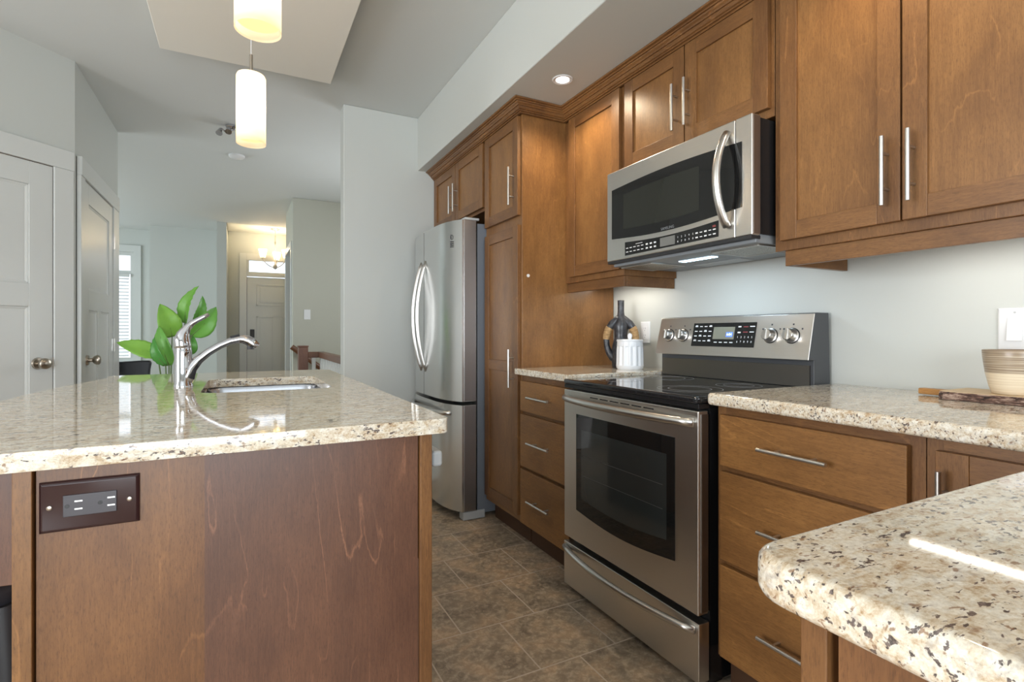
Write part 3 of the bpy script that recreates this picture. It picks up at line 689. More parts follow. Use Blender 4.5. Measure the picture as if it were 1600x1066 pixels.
# island outlet
r = thing('electrical_outlet', 'brown double outlet plate with chrome screws on the island end', 'outlet', (-0.215, 1.08, 0.823))
Mo = Matrix.Translation((-0.215, 1.080, 0.823))
mb = MB(); mb.rings([[(-0.0655, 0, -0.0405), (0.0655, 0, -0.0405), (0.0655, 0, 0.0405), (-0.0655, 0, 0.0405)], [(-0.0655, -0.003, -0.0405), (0.0655, -0.003, -0.0405), (0.0655, -0.003, 0.0405), (-0.0655, -0.003, 0.0405)], [(-0.0605, -0.007, -0.0355), (0.0605, -0.007, -0.0355), (0.0605, -0.007, 0.0355), (-0.0605, -0.007, 0.0355)]])
mb.xform(Mo).build('cover_plate', M_brown, r, bevel=0.0008)
mb = MB(); mb.box(-0.035, 0.035, -0.0085, -0.006, -0.0175, 0.0175); rc = mb.xform(Mo).build('receptacle', M_brown2, r, bevel=0.001)
for sx in (-0.0335, 0.009):
    for sz in (0.0055, -0.0070): MB().box(sx + 0.0135, sx + 0.0235, -0.0088, -0.008, sz, sz + 0.0023).xform(Mo).build('contact_slot', M_nickel, rc)
    MB().tube([(sx + 0.004, -0.0089, 0.0), (sx + 0.004, -0.008, 0.0)], 0.0032, 14).xform(Mo).build('ground_hole', M_black, rc)
for sx in (-0.052, 0.052):
    MB().tube([(sx, -0.006, 0), (sx, -0.0082, 0), (sx, -0.0088, 0)], [0.0038, 0.0036, 0.002], 14).xform(Mo).build('screw', M_nickel_dark, r, smooth=True)

# ------------------------------------------------------------------ refrigerator
r = thing('refrigerator', 'stainless french-door refrigerator with dispenser beneath the two-door cabinet', 'refrigerator', (1.5, 3.26, 0))
MB().box(1.252, 1.87, 2.848, 3.706, 0.03, 1.752).build('body', M_fridge_side, r, bevel=0.004)
yc, hw = 3.272, 0.43
def fx(y): return 1.080 + 0.072 * abs((y - yc) / hw) ** 4
def fdoor(name, y0, y1, z0, z1, par):
    n = 14; pts = [(fx(y0 + (y1 - y0) * i / n), y0 + (y1 - y0) * i / n) for i in range(n + 1)]
    mb = MB(); mb.mi = 0; mb.prism(pts + [(1.240, y1), (1.240, y0)], z0, z1, 'z')
    o = mb.build(name, [M_steel_z], par, smooth=True, bevel=0.003); return o
dl = fdoor('door', 3.3355, 3.702, 0.700, 1.765, r); dr = fdoor('door', 2.842, 3.3295, 0.700, 1.765, r)
dw = fdoor('freezer_drawer', 2.842, 3.702, 0.055, 0.678, r)
for par, y0, z0, z1 in ((dr, 2.842, 0.70, 1.765), (dw, 2.842, 0.055, 0.678)):
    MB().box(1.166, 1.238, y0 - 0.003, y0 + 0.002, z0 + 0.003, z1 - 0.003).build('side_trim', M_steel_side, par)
MB().box(1.238, 1.254, 2.852, 3.70, 0.05, 1.75).build('gasket', M_black, r)
def fhandle(par, y, bulge):
    n = 16; pts = []; rr = []
    for i in range(n + 1):
        t = i / n; s = math.sin(PI * t) ** 0.8
        pts.append((fx(y) + 0.004 - 0.062 * s, y + bulge * s, 0.852 + 0.72 * t)); rr.append(0.0085 + 0.003 * s)
    return MB().tube(pts, rr, 14, flat=0.8).build('handle', M_nickel, par, smooth='all')
fhandle(dl, 3.392, 0.0); fhandle(dr, 3.300, 0.0)
n = 16; pts = []
for i in range(n + 1):
    t = i / n; y = 2.93 + 0.68 * t; s = math.sin(PI * t) ** 0.6
    pts.append((fx(y) + 0.006 - 0.058 * s, y, 0.625 - 0.002 * s))
MB().tube(pts, 0.0145, 14).build('handle', M_nickel, dw, smooth='all')
# dispenser
n = 8; pts = [(fx(3.525 + 0.14 * i / n) - 0.003, 3.525 + 0.14 * i / n) for i in range(n + 1)]
MB().prism(pts + [(x + 0.012, y) for x, y in reversed(pts)], 0.995, 1.300, 'z').build('dispenser_recess', M_grey, dl)
MB().prism([(x - 0.001, y) for x, y in pts] + [(x + 0.012, y) for x, y in reversed(pts)], 1.305, 1.412, 'z').build('dispenser_panel', M_greyl, dl)
mb = MB(); mb.box(1.170, 1.262, 2.842, 2.905, 1.767, 1.782); mb.build('hinge_cover', M_greyl, r, bevel=0.004)
mb = MB(); mb.box(1.160, 1.30, 2.842, 2.91, 0.002, 0.052); mb.build('foot', M_greyl, r, bevel=0.006)
MB().box(1.20, 1.24, 2.92, 3.69, 0.01, 0.05).build('base_grille', M_blacksat, r)
by = 2.925; bxp = fx(by) - 0.0006
mb = text('10', 0.042, None, None, None, (bxp, by, 1.668), (0, -1, 0), (0, 0, 1))
for k in range(4): mb.box(bxp - 0.0006, bxp + 0.001, by - 0.024, by + 0.024 - 0.006 * (k % 2), 1.640 - 0.010 * k, 1.645 - 0.010 * k)
mb.build('badge', M_legend_d, dr)

# ------------------------------------------------------------------ range
RY0, RY1 = 1.147, 1.897
r = thing('range', 'stainless electric range with a black glass cooktop between the drawer cabinets', 'range', (1.55, 1.52, 0))
MB().box(1.288, 1.86, RY0 + 0.004, RY1 - 0.004, 0.02, 0.868).build('body', M_black, r)
mb = MB(); mb.prism(rrect(1.232, 1.83, RY0, RY1, 0.018, 4), 0.884, 0.906, 'z'); ck = mb.build('cooktop', M_cooktop, r, bevel=0.008, seg=3)
MB().box(1.240, 1.80, RY0 + 0.004, RY1 - 0.004, 0.868, 0.884).build('cooktop_trim', M_black, r, bevel=0.002)
for (bx_, by_, br_) in ((1.40, 1.34, 0.11), (1.40, 1.72, 0.085), (1.65, 1.34, 0.08), (1.65, 1.70, 0.105)):
    mb = MB()
    for q in (1.0, 0.66):
        rr = []
        for k in range(40):
            a = 2 * PI * k / 40; c, s = math.cos(a), math.sin(a)
            rr.append([(bx_ + (br_ * q - 0.0015) * c, by_ + (br_ * q - 0.0015) * s, 0.9063), (bx_ + (br_ * q + 0.0015) * c, by_ + (br_ * q + 0.0015) * s, 0.9063), (bx_ + (br_ * q + 0.0015) * c, by_ + (br_ * q + 0.0015) * s, 0.9058), (bx_ + (br_ * q - 0.0015) * c, by_ + (br_ * q - 0.0015) * s, 0.9058)])
        mb.rings(rr, closed=True)
    mb.build('burner_ring', M_burner, ck)
# oven door
DX = 1.239
dz0, dz1 = 0.236, 0.862
od = MB().box(DX, DX + 0.042, RY0 + 0.004, RY1 - 0.004, dz0, dz1).build('oven_door', [M_steel], r, bevel=0.004)
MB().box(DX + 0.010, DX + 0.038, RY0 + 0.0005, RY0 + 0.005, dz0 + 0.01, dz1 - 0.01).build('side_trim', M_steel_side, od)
def winpoly(y0, y1, z0, z1, sag, n=12):
    return [(y0, z1), (y1, z1)] + [(y1 + (y0 - y1) * i / n, z0 - sag * math.sin(PI * i / n)) for i in range(n + 1)]
MB().prism(winpoly(1.247, 1.80, 0.370, 0.766, 0.024), DX - 0.0022, DX + 0.004, 'x').build('window', M_glassblk, od)
MB().prism(winpoly(1.283, 1.764, 0.425, 0.706, 0.018), DX - 0.0026, DX, 'x').build('inner_window', M_ovenin, od)
for z in (0.52, 0.60): MB().box(DX - 0.0028, DX - 0.002, 1.30, 1.75, z, z + 0.002).build('oven_rack', M_rack, od)
for k in range(6): MB().box(DX - 0.0008, DX + 0.002, 1.345 + k * 0.062, 1.345 + k * 0.062 + 0.05, 0.842, 0.846).build('vent_slot', M_black, od)
def bow(par, y0, y1, z, out, rad, e=0.45):
    pts = []; n = 18
    for i in range(n + 1):
        t = i / n; s = math.sin(PI * t) ** e if 0 < t < 1 else 0
        pts.append((DX - 0.004 - out * s, y0 + (y1 - y0) * t, z))
    return MB().tube(pts, rad, 14).build('handle', M_nickel, par, smooth='all')
bow(od, 1.166, 1.880, 0.826, 0.046, 0.0145, 0.7)
mb = MB(); mb.prism([(DX, 0.212), (DX + 0.045, 0.212), (DX + 0.045, 0.030), (DX + 0.0, 0.030)], RY0 + 0.002, RY1 - 0.002, 'y')
sd = mb.build('storage_drawer', M_steel, r, bevel=0.003)
bow(sd, 1.163, 1.884, 0.190, 0.050, 0.0115, 0.8)
MB().box(1.32, 1.36, RY0 + 0.02, RY1 - 0.02, 0.0, 0.03).build('base', M_black, r)
# backguard
mb = MB(); mb.prism([(1.80, 0.906), (1.80, 1.004), (1.775, 1.004), (1.7750, 1.006), (1.808, 1.170), (1.818, 1.174), (1.885, 1.174), (1.895, 0.906)], RY0, RY1, 'y')
bg = mb.build('backguard', M_guard, r, bevel=0.002)
pd = Vector((1.808 - 1.772, 0, 1.170 - 1.003)).normalized()       # up along the slanted face
pn = Vector((-pd.z, 0, pd.x))                                      # outward normal
PO = Vector((1.770, 0, 1.004))
def pp(y, t, out=0.0): q = PO + pd * t + pn * out; return (q.x, y, q.z)
L = 0.170
mb = MB(); y0, y1 = RY0 - 0.001, RY1 + 0.010
mb.rings([[pp(y0, 0, 0), pp(y1, 0, 0), pp(y1 - 0.006, L, 0), pp(y0, L, 0)], [pp(y0, 0, 0.004), pp(y1, 0, 0.004), pp(y1 - 0.006, L, 0.004), pp(y0, L, 0.004)]])
cp = mb.build('control_panel', M_steel, bg, bevel=0.002)
MB().box(1.792, 1.802, RY0 + 0.012, RY1 - 0.012, 0.908, 0.985).build('splash_panel', M_splash, bg)
def quad(mb, y0, y1, t0, t1, out): mb.rings([[pp(y0, t0, out - 0.001), pp(y1, t0, out - 0.001), pp(y1, t1, out - 0.001), pp(y0, t1, out - 0.001)], [pp(y0, t0, out), pp(y1, t0, out), pp(y1, t1, out), pp(y0, t1, out)]]); return mb
kp = quad(MB(), 1.372, 1.690, 0.040, 0.142, 0.0055).build('keypad', M_glassblk, cp)
quad(MB(), 1.470, 1.577, 0.072, 0.124, 0.0062).build('display', M_lcd, cp)
quad(MB(), 1.478, 1.510, 0.082, 0.102, 0.0066).build('clock_field', M_blue, cp)
yd = tuple(pd)
text('6:04', 0.015, 'clock_digits', M_lcdtxt, cp, pp(1.494, 0.092, 0.0070), (0, -1, 0), yd)
mb = MB()
for row, t in enumerate((0.127, 0.106, 0.085, 0.064)):
    for k in range(4):
        y = 1.672 - 0.0255 * k; quad(mb, y - 0.0075, y + 0.0075, t - 0.0018, t + 0.0018, 0.0060)
        if (row + k) % 3 == 0: quad(mb, y - 0.006, y + 0.006, t + 0.003, t + 0.0055, 0.0060)
for k in range(4): quad(mb, 1.560 - k * 0.0265 - 0.008, 1.560 - k * 0.0265 + 0.008, 0.057, 0.0605, 0.0060)
quad(mb, 1.455, 1.441, 0.122, 0.127, 0.0060); quad(mb, 1.455, 1.441, 0.098, 0.103, 0.0060); quad(mb, 1.40, 1.378, 0.123, 0.127, 0.0060); quad(mb, 1.40, 1.380, 0.101, 0.104, 0.0060)
for i, s in enumerate('12345'): merge(mb, text(s, 0.011, None, None, None, pp(1.452 - 0.0165 * i, 0.081, 0.0062), (0, -1, 0), yd))
for i, s in enumerate('67890'): merge(mb, text(s, 0.011, None, None, None, pp(1.452 - 0.0165 * i, 0.062, 0.0062), (0, -1, 0), yd))
mb.build('lettering', M_legend, cp)
for q0 in (0.122, 0.100): quad(MB(), 1.430, 1.408, q0, q0 + 0.004, 0.0060).build('stop_mark', M_red, cp)
for yk in (1.832, 1.745, 1.306, 1.219):
    k0 = Vector(pp(yk, 0.088, 0.004)); R = Matrix.Translation(k0) @ pn.to_track_quat('Z', 'Y').to_matrix().to_4x4()
    kb = MB().lathe([(0.0275, 0), (0.0275, 0.004), (0.0235, 0.006), (0.0215, 0.028), (0.019, 0.031), (0.001, 0.032)], (0, 0, 0), 28).xform(R).build('knob', M_nickel, cp, smooth=True)
    MB().lathe([(0.0295, 0), (0.0295, 0.0022), (0.0275, 0.003)], (0, 0, 0), 28).xform(R).build('knob_ring', M_black, kb)
    mb = MB(); mb.box(-0.0205, 0.0205, -0.0055, 0.0055, 0.020, 0.036)
    mb.xform(k0 and (Matrix.Translation(k0) @ Matrix((( 0, pd.x, pn.x, 0), (-1, pd.y, pn.y, 0), (0, pd.z, pn.z, 0), (0, 0, 0, 1))).to_4x4() @ Matrix.Rotation(PI / 2, 4, 'Z'))).build('knob_grip', M_nickel, kb, bevel=0.002)
    for (dy, dt) in ((0, 0.043), (0.036, 0.026), (-0.036, 0.026)): quad(MB(), yk + dy - 0.003, yk + dy + 0.003, 0.088 + dt - 0.003, 0.088 + dt + 0.003, 0.0046).build('burner_mark', M_legend_d, cp)

# ------------------------------------------------------------------ microwave
MX = 1.470; MY0, MY1 = 1.142, 1.895; MZ0, MZ1 = 1.420, 1.815
r = thing('microwave', 'stainless over-the-range microwave with an arched handle above the cooktop', 'microwave', (1.68, 1.52, MZ0))
MB().box(1.512, WX - 0.006, MY0 + 0.004, MY1 - 0.004, MZ0 + 0.006, MZ1 - 0.006).build('body', M_black, r, bevel=0.002)
md = MB().box(MX, 1.508, 1.2085, MY1, MZ0, MZ1).build('door', M_steel, r, bevel=0.004)
ms = MB().box(MX, 1.508, MY0, 1.2065, MZ0, MZ1).build('side_column', M_steel, r, bevel=0.004)
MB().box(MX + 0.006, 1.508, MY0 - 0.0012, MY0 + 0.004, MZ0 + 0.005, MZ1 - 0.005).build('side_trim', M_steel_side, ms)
def mwpoly(ya, yb, inset=0.0, r_=0.01):
    n = 14; top = []; bot = []
    for i in range(n + 1):
        t = i / n; y = ya + (yb - ya) * t; g = (y - 1.181) / (1.859 - 1.181); s = math.sin(PI * g)
        top.append((y, 1.733 + 0.013 * s - inset)); bot.append((y, 1.517 - 0.018 * s + inset))
    return top + list(reversed(bot))
MB().prism(mwpoly(1.859, 1.2085), MX - 0.0018, MX + 0.004, 'x').build('window', M_glassblk, md)
MB().prism(mwpoly(1.78, 1.36, 0.04), MX - 0.0024, MX, 'x').build('inner_window', M_mwglass, md)
MB().prism(mwpoly(1.2065, 1.181), MX - 0.0018, MX + 0.004, 'x').build('window', M_glassblk, ms)
text('SAMSUNG', 0.0155, 'wordmark', M_grey, md, (MX - 0.0021, 1.518, 1.508), (0, -1, 0), (0, 0, 1))
n = 12; top = [(1.770 + (1.276 - 1.770) * i / n, 1.491 - 0.011 * math.sin(PI * i / n)) for i in range(n + 1)]
kp = MB().prism(top + [(1.276, 1.435), (1.770, 1.433)], MX - 0.0016, MX + 0.004, 'x').build('control_strip', M_glassblk, md)
MB().box(MX - 0.0022, MX, 1.479, 1.558, 1.440, 1.474).build('display', M_lcd2, kp)
mb = MB(); e = MX - 0.0019
def key(y, z, w_=0.010, h_=0.003): mb.box(e - 0.0004, e + 0.001, y - w_ / 2, y + w_ / 2, z - h_ / 2, z + h_ / 2)
for row, z in enumerate((1.463, 1.447)):
    for k in range(8): key(1.755 - 0.0235 * k - (0.004 if k > 4 else 0), z, 0.014 if k < 5 else 0.012, 0.003 if k < 5 else 0.006)
    for k in range(4): key(1.372 - 0.020 * k, z, 0.011, 0.005 if k % 2 == 0 else 0.003)
    key(1.293, z, 0.012, 0.004)
key(1.68, 1.474, 0.04, 0.0018)
for i, s in enumerate('12345'): merge(mb, text(s, 0.010, None, None, None, (e, 1.464 - 0.0185 * i, 1.463), (0, -1, 0), (0, 0, 1)))
for i, s in enumerate('67890'): merge(mb, text(s, 0.010, None, None, None, (e, 1.464 - 0.0185 * i, 1.447), (0, -1, 0), (0, 0, 1)))
mb.build('lettering', M_legend, kp)
mb = MB(); mb.box(e - 0.0004, e + 0.001, 1.287, 1.300, 1.471, 1.478); mb.build('stop_mark', M_red, kp)
n = 18; pts = []; rr = []
for i in range(n + 1):
    t = i / n; s = math.sin(PI * t) ** 0.8 if 0 < t < 1 else 0
    pts.append((MX - 0.006 - 0.052 * s, 1.236, 1.462 + 0.315 * t)); rr.append(0.0125)
MB().tube(pts, rr, 14, flat=1.15).build('handle', M_nickel, md, smooth='all')
un = MB().box(1.50, WX - 0.03, MY0 + 0.01, MY1 - 0.01, MZ0 - 0.022, MZ0 + 0.008).build('underside', M_grey, r, bevel=0.003)
MB().box(MX + 0.002, 1.515, MY0 + 0.004, MY1 - 0.004, MZ0 - 0.010, MZ0 + 0.001).build('vent_grille', M_blacksat, r)
for y0, y1 in ((1.17, 1.36), (1.68, 1.87)):
    fr = MB().box(1.54, 1.72, y0, y1, MZ0 - 0.0255, MZ0 - 0.0215).build('grease_filter', M_filter, un)
    mb = MB(); mb.box(1.535, 1.725, y0 - 0.006, y0, MZ0 - 0.027, MZ0 - 0.021); mb.box(1.535, 1.725, y1, y1 + 0.006, MZ0 - 0.027, MZ0 - 0.021); mb.box(1.533, 1.54, y0, y1, MZ0 - 0.027, MZ0 - 0.021); mb.box(1.72, 1.727, y0, y1, MZ0 - 0.027, MZ0 - 0.021)
    mb.build('filter_frame', M_nickel, fr)
MB().box(1.615, 1.65, 1.435, 1.605, MZ0 - 0.0245, MZ0 - 0.0215).build('lamp_lens', M_hood, un)
MB().box(1.76, 1.84, 1.42, 1.66, MZ0 - 0.0245, MZ0 - 0.0215).build('lamp_cover', M_greyl, un)
hl = area('hood_light', (1.632, 1.52, MZ0 - 0.028), (0, 0, 0), 0.03, 0.15, 0.9, (0.66, 0.84, 1.0))

# ------------------------------------------------------------------ lights that are things
def under_light(y0, y1, x, label, power):
    r = thing('under_cabinet_light', label, 'light', (x, (y0 + y1) / 2, 1.36))
    MB().box(x - 0.022, x + 0.022, y0, y1, 1.352, 1.3635).build('housing', M_plastic_w, r, bevel=0.002)
    MB().box(x - 0.008, x + 0.008, y0 + 0.02, y1 - 0.02, 1.347, 1.352).build('lamp_tube', M_tube, r)
    area('under_cabinet_lamp', (x, (y0 + y1) / 2, 1.345), (0, 0, 0), 0.014, y1 - y0 - 0.05, power, (1.0, 0.90, 0.74))
under_light(0.30, 0.84, 1.745, 'slim light strip under the large two-door wall cabinet', 0.2)
under_light(1.96, 2.34, 1.79, 'slim light strip under the narrow one-door wall cabinet', 0.35)
def downlight(y, label, power):
    r = thing('recessed_downlight', label, 'light', (1.352, y, SZ))
    MB().lathe([(0.030, 0.0), (0.034, -0.003), (0.046, -0.004), (0.049, -0.001), (0.049, 0.0)], (1.352, y, SZ), 32, cap0=False, cap1=False).build('trim_ring', M_plastic_w, r, smooth=True)
    MB().lathe([(0.001, -0.0015), (0.033, -0.0012), (0.033, 0.0)], (1.352, y, SZ), 24).build('lens', M_glow, r)
    spot('downlight_lamp', (1.352, y, SZ - 0.012), power, (1.0, 0.82, 0.58), 150, 0.03)
downlight(2.08, 'round recessed downlight in the soffit near the pantry corner', 14)
downlight(0.75, 'round recessed downlight in the soffit above the large wall cabinet', 9)

def pendant(y, label):
    x = 0.041
    r = thing('pendant_lamp', label, 'lamp', (x, y, 2.60), 0, 'pendant lamps over the island')
    R = 0.053; zb, zt = 1.845, 2.117
    mb = MB(); mb.lathe([(R - 0.003, 0.004), (R, 0.0), (R, zt - zb - 0.012), (R - 0.004, zt - zb - 0.003), (R - 0.012, zt - zb), (0.012, zt - zb + 0.001)], (x, y, zb), 40, cap0=False)
    mb.build('shade', M_opal, r, smooth=True)
    MB().lathe([(0.001, 0.022), (R - 0.004, 0.022)], (x, y, zb), 32, False, False).build('diffuser', M_shade, r)
    MB().cyl((x, y, zt - 0.002), (x, y, zt + 0.078), 0.0065, 14).build('stem', M_nickel_dark, r, smooth=True)
    MB().cyl((x, y, zt + 0.07), (x, y, 2.585), 0.0016, 8).build('cord', M_plastic_w, r)
    MB().lathe([(0.055, 0.0), (0.055, -0.012), (0.045, -0.022), (0.001, -0.024)], (x, y, 2.60), 28).build('canopy', M_nickel, r, smooth=True)
    point('pendant_bulb', (x, y, zb + 0.15), 1.7, WARM, 0.025)
pendant(1.433, 'white cylinder pendant hanging closest over the island, cut by the picture top')
pendant(2.30, 'white cylinder pendant hanging over the island sink, fully visible')

# ceiling fitting and smoke alarm
r = thing('ceiling_spotlight', 'chrome curved ceiling spotlight fitting behind the pendant over the sink', 'light', (-0.05, 4.54, CZ))
MB().lathe([(0.045, 0), (0.045, -0.012), (0.02, -0.022), (0.001, -0.023)], (-0.05, 4.54, CZ), 24).build('canopy', M_chrome, r, smooth=True)
MB().tube([(-0.12 + 0.02 * i, 4.54 + 0.05 * math.sin(i * 0.9), CZ - 0.035 + 0.004 * math.cos(i)) for i in range(9)], 0.006, 10).build('arm', M_chrome, r, smooth='all')
for dx, dy in ((-0.075, 0.01), (-0.02, -0.05), (0.06, 0.03)):
    MB().tube([(-0.05 + dx, 4.54 + dy, CZ - 0.03), (-0.05 + dx * 1.1, 4.54 + dy - 0.02, CZ - 0.06), (-0.05 + dx * 1.15, 4.54 + dy - 0.03, CZ - 0.075)], [0.010, 0.020, 0.024], 14).build('spot_head', M_chrome, r, smooth=True)
r = MB().lathe([(0.065, 0), (0.065, -0.014), (0.05, -0.026), (0.001, -0.028)], (-0.02, 5.27, CZ), 28).build('smoke_alarm', M_plastic_w, smooth=True)
tag(r, 'small round white smoke alarm on the ceiling past the chrome spotlight', 'smoke alarm')

# chandelier in the entry
cx_, cy_ = 0.504, 9.1
r = thing('chandelier', 'nickel chandelier with glowing cup shades hanging in the entry', 'chandelier', (cx_, cy_, 2.755))
MB().lathe([(0.065, 0), (0.065, -0.012), (0.02, -0.028), (0.001, -0.03)], (cx_, cy_, 2.755), 24).build('canopy', M_nickel, r, smooth=True)
MB().tube([(cx_, cy_, 2.73), (cx_, cy_, 2.56), (cx_, cy_, 2.54), (cx_, cy_, 2.50), (cx_, cy_, 2.20), (cx_, cy_, 2.17), (cx_, cy_, 2.13), (cx_, cy_, 2.115)], [0.006, 0.006, 0.016, 0.008, 0.008, 0.03, 0.03, 0.006], 14).build('column', M_nickel, r, smooth=True)
for k, a in enumerate((math.radians(200), math.radians(320), math.radians(80))):
    ex, ey = cx_ + 0.19 * math.cos(a), cy_ + 0.19 * math.sin(a)
    pts = [(cx_ + (ex - cx_) * t, cy_ + (ey - cy_) * t, 2.15 + 0.10 * t ** 1.5 - 0.02 * math.sin(PI * t)) for t in [i / 8 for i in range(9)]]
    am = MB().tube(pts, 0.007, 10).build('arm', M_nickel, r, smooth='all')
    MB().lathe([(0.03, 0), (0.012, 0.012), (0.016, 0.035), (0.026, 0.04)], (ex, ey, 2.245), 16).build('cup', M_nickel, am, smooth=True)
    MB().lathe([(0.036, 0), (0.044, 0.04), (0.060, 0.12), (0.063, 0.125)], (ex, ey, 2.285), 24, cap1=False).build('shade', M_shade, r, smooth=True)
    point('chandelier_bulb', (ex, ey, 2.40), 8.0, (1.0, 0.78, 0.48), 0.03)

# ------------------------------------------------------------------ things on the counters
vx, vy = 1.79, 2.19
r = thing('vase', 'charcoal bottle vase with two wicker-wrapped loop handles behind the white canister', 'vase', (vx, vy, CT), math.atan2(-1.79, 2.19) )
Mv = wm(r)
MB().lathe([(0.040, 0.0), (0.046, 0.004), (0.050, 0.06), (0.044, 0.12), (0.034, 0.155), (0.035, 0.19), (0.041, 0.215), (0.030, 0.245), (0.020, 0.268), (0.0165, 0.30), (0.0175, 0.350), (0.0185, 0.354), (0.0145, 0.354), (0.013, 0.33), (0.001, 0.32)], (0, 0, 0), 32).xform(Mv).build('body', M_vase, r, smooth='all')
for s in (-1, 1):
    pts = [(s * 0.010, 0, 0.268), (s * 0.024, 0, 0.250), (s * 0.042, 0, 0.232), (s * 0.059, 0, 0.210), (s * 0.071, 0, 0.182), (s * 0.076, 0, 0.148), (s * 0.073, 0, 0.112), (s * 0.062, 0, 0.080), (s * 0.042, 0, 0.056), (s * 0.022, 0, 0.044)]
    h_ = MB().tube(pts, [0.012, 0.018, 0.021, 0.020, 0.0175, 0.0155, 0.0155, 0.019, 0.024, 0.026], 16).xform(Mv).build('loop_handle', M_vase, r, smooth='all')
    sub = pts[3:6]; fine_ = [tuple(sub[0][j] + (sub[2][j] - sub[0][j]) * i / 10 + 4 * (sub[1][j] - 0.5 * (sub[0][j] + sub[2][j])) * (i / 10) * (1 - i / 10) for j in range(3)) for i in range(11)]
    MB().tube(fine_, [0.0206 - 0.0003 * i + 0.0009 * (i % 2) for i in range(11)], 16).xform(Mv).build('wicker_wrap', M_wicker, h_)
kx, ky = 1.742, 2.062
r = thing('canister', 'white fluted ceramic canister with a lid on the short worktop', 'canister', (kx, ky, CT))
fl = lambda k, rr_, z: (-0.006 * (0.5 - 0.5 * math.cos(2 * PI * k * 14 / 112)) if 0.02 < z < 0.115 else 0.0)
MB().lathe([(0.060, 0), (0.066, 0.006), (0.068, 0.02), (0.0685, 0.021), (0.0665, 0.10), (0.0655, 0.113), (0.0645, 0.116), (0.0630, 0.138), (0.001, 0.138)], (kx, ky, CT), 112, fl).build('jar', M_ceramic, r, smooth=True)
ld = MB().lathe([(0.064, 0.138), (0.0655, 0.141), (0.0655, 0.147), (0.063, 0.149), (0.001, 0.151)], (kx, ky, CT), 40).build('lid', M_ceramic, r, smooth=True)
MB().tube([(kx, ky, CT + 0.147), (kx, ky, CT + 0.156), (kx, ky, CT + 0.168), (kx, ky, CT + 0.178), (kx, ky, CT + 0.181)], [0.006, 0.010, 0.0125, 0.009, 0.001], 18).build('lid_knob', M_ceramic, ld, smooth=True)

# serving board with bark edge
r = thing('serving_board', 'bark-edged wooden serving board with a handle lying under the bowl', 'board', (1.78, 0.55, CT))
random.seed(3)
ys = [0.735 - 0.42 * i / 26 for i in range(27)]
front = [(1.690 + 0.028 * (0.735 - y) / 0.17 * 0.6 + random.uniform(-0.002, 0.002) if y < 0.72 else 1.705, y) for y in ys]
topf = [(x + 0.006, y) for x, y in front]
bk_ = [(1.868 + random.uniform(-0.002, 0.002), y) for y in reversed(ys)]
MB().prism(topf + bk_, CT + 0.001, CT + 0.0225, 'z').build('slab', wood_board, r)
mb = MB(); rr = []
for x, y in front: rr.append([(x, y, CT + 0.001), (x + 0.007, y, CT + 0.001), (x + 0.008, y, CT + 0.0215), (x + 0.0045, y, CT + 0.0215), (x - 0.001 + random.uniform(-0.0015, 0.0015), y, CT + 0.011)])
mb.rings(rr).build('bark_edge', M_bark, r)
MB().box(1.765, 1.797, 0.728, 0.812, CT + 0.003, CT + 0.020).build('handle', wood_handle, r, bevel=0.003)
bx0, by0 = 1.775, 0.600
r = thing('bowl', 'striped brown and cream stoneware bowl standing on the bark-edged board', 'bowl', (bx0, by0, CT + 0.0225))
MB().lathe([(0.040, 0), (0.044, 0.002), (0.050, 0.02), (0.057, 0.055), (0.062, 0.095), (0.0635, 0.113), (0.0625, 0.115), (0.0605, 0.112), (0.057, 0.06), (0.045, 0.012), (0.001, 0.008)], (bx0, by0, CT + 0.0225), 48).build('vessel', M_bowl, r, smooth='all')

# wall plates
def plate_x(name, label, cat, y, z, w_, h_, x=WX):
    r = thing(name, label, cat, (x, y, z)); X = x
    mb = MB(); mb.rings([[(X, y - w_ / 2, z - h_ / 2), (X, y + w_ / 2, z - h_ / 2), (X, y + w_ / 2, z + h_ / 2), (X, y - w_ / 2, z + h_ / 2)], [(X - 0.003, y - w_ / 2, z - h_ / 2), (X - 0.003, y + w_ / 2, z - h_ / 2), (X - 0.003, y + w_ / 2, z + h_ / 2), (X - 0.003, y - w_ / 2, z + h_ / 2)], [(X - 0.006, y - w_ / 2 + 0.004, z - h_ / 2 + 0.004), (X - 0.006, y + w_ / 2 - 0.004, z - h_ / 2 + 0.004), (X - 0.006, y + w_ / 2 - 0.004, z + h_ / 2 - 0.004), (X - 0.006, y - w_ / 2 + 0.004, z + h_ / 2 - 0.004)]])
    mb.build('cover_plate', M_plastic_w, r, bevel=0.0008); return r
r = plate_x('wall_outlet', 'white wall outlet behind the white canister', 'outlet', 2.127, 1.104, 0.070, 0.115)
rc = MB().box(WX - 0.0075, WX - 0.005, 2.127 - 0.017, 2.127 + 0.017, 1.104 - 0.034, 1.104 + 0.034).build('receptacle', M_plastic_w, r, bevel=0.001)
mb = MB()
for dz in (-0.018, 0.018):
    for dy in (-0.006, 0.006): mb.box(WX - 0.0079, WX - 0.007, 2.127 + dy - 0.001, 2.127 + dy + 0.001, 1.104 + dz, 1.104 + dz + 0.008)
    mb.box(WX - 0.0079, WX - 0.007, 2.127 - 0.002, 2.127 + 0.002, 1.104 + dz - 0.009, 1.104 + dz - 0.005)
mb.build('contact_slot', M_grey, rc)
r = plate_x('light_switch', 'white double rocker switch on the wall above the striped bowl', 'switch', 0.620, 1.112, 0.117, 0.118)
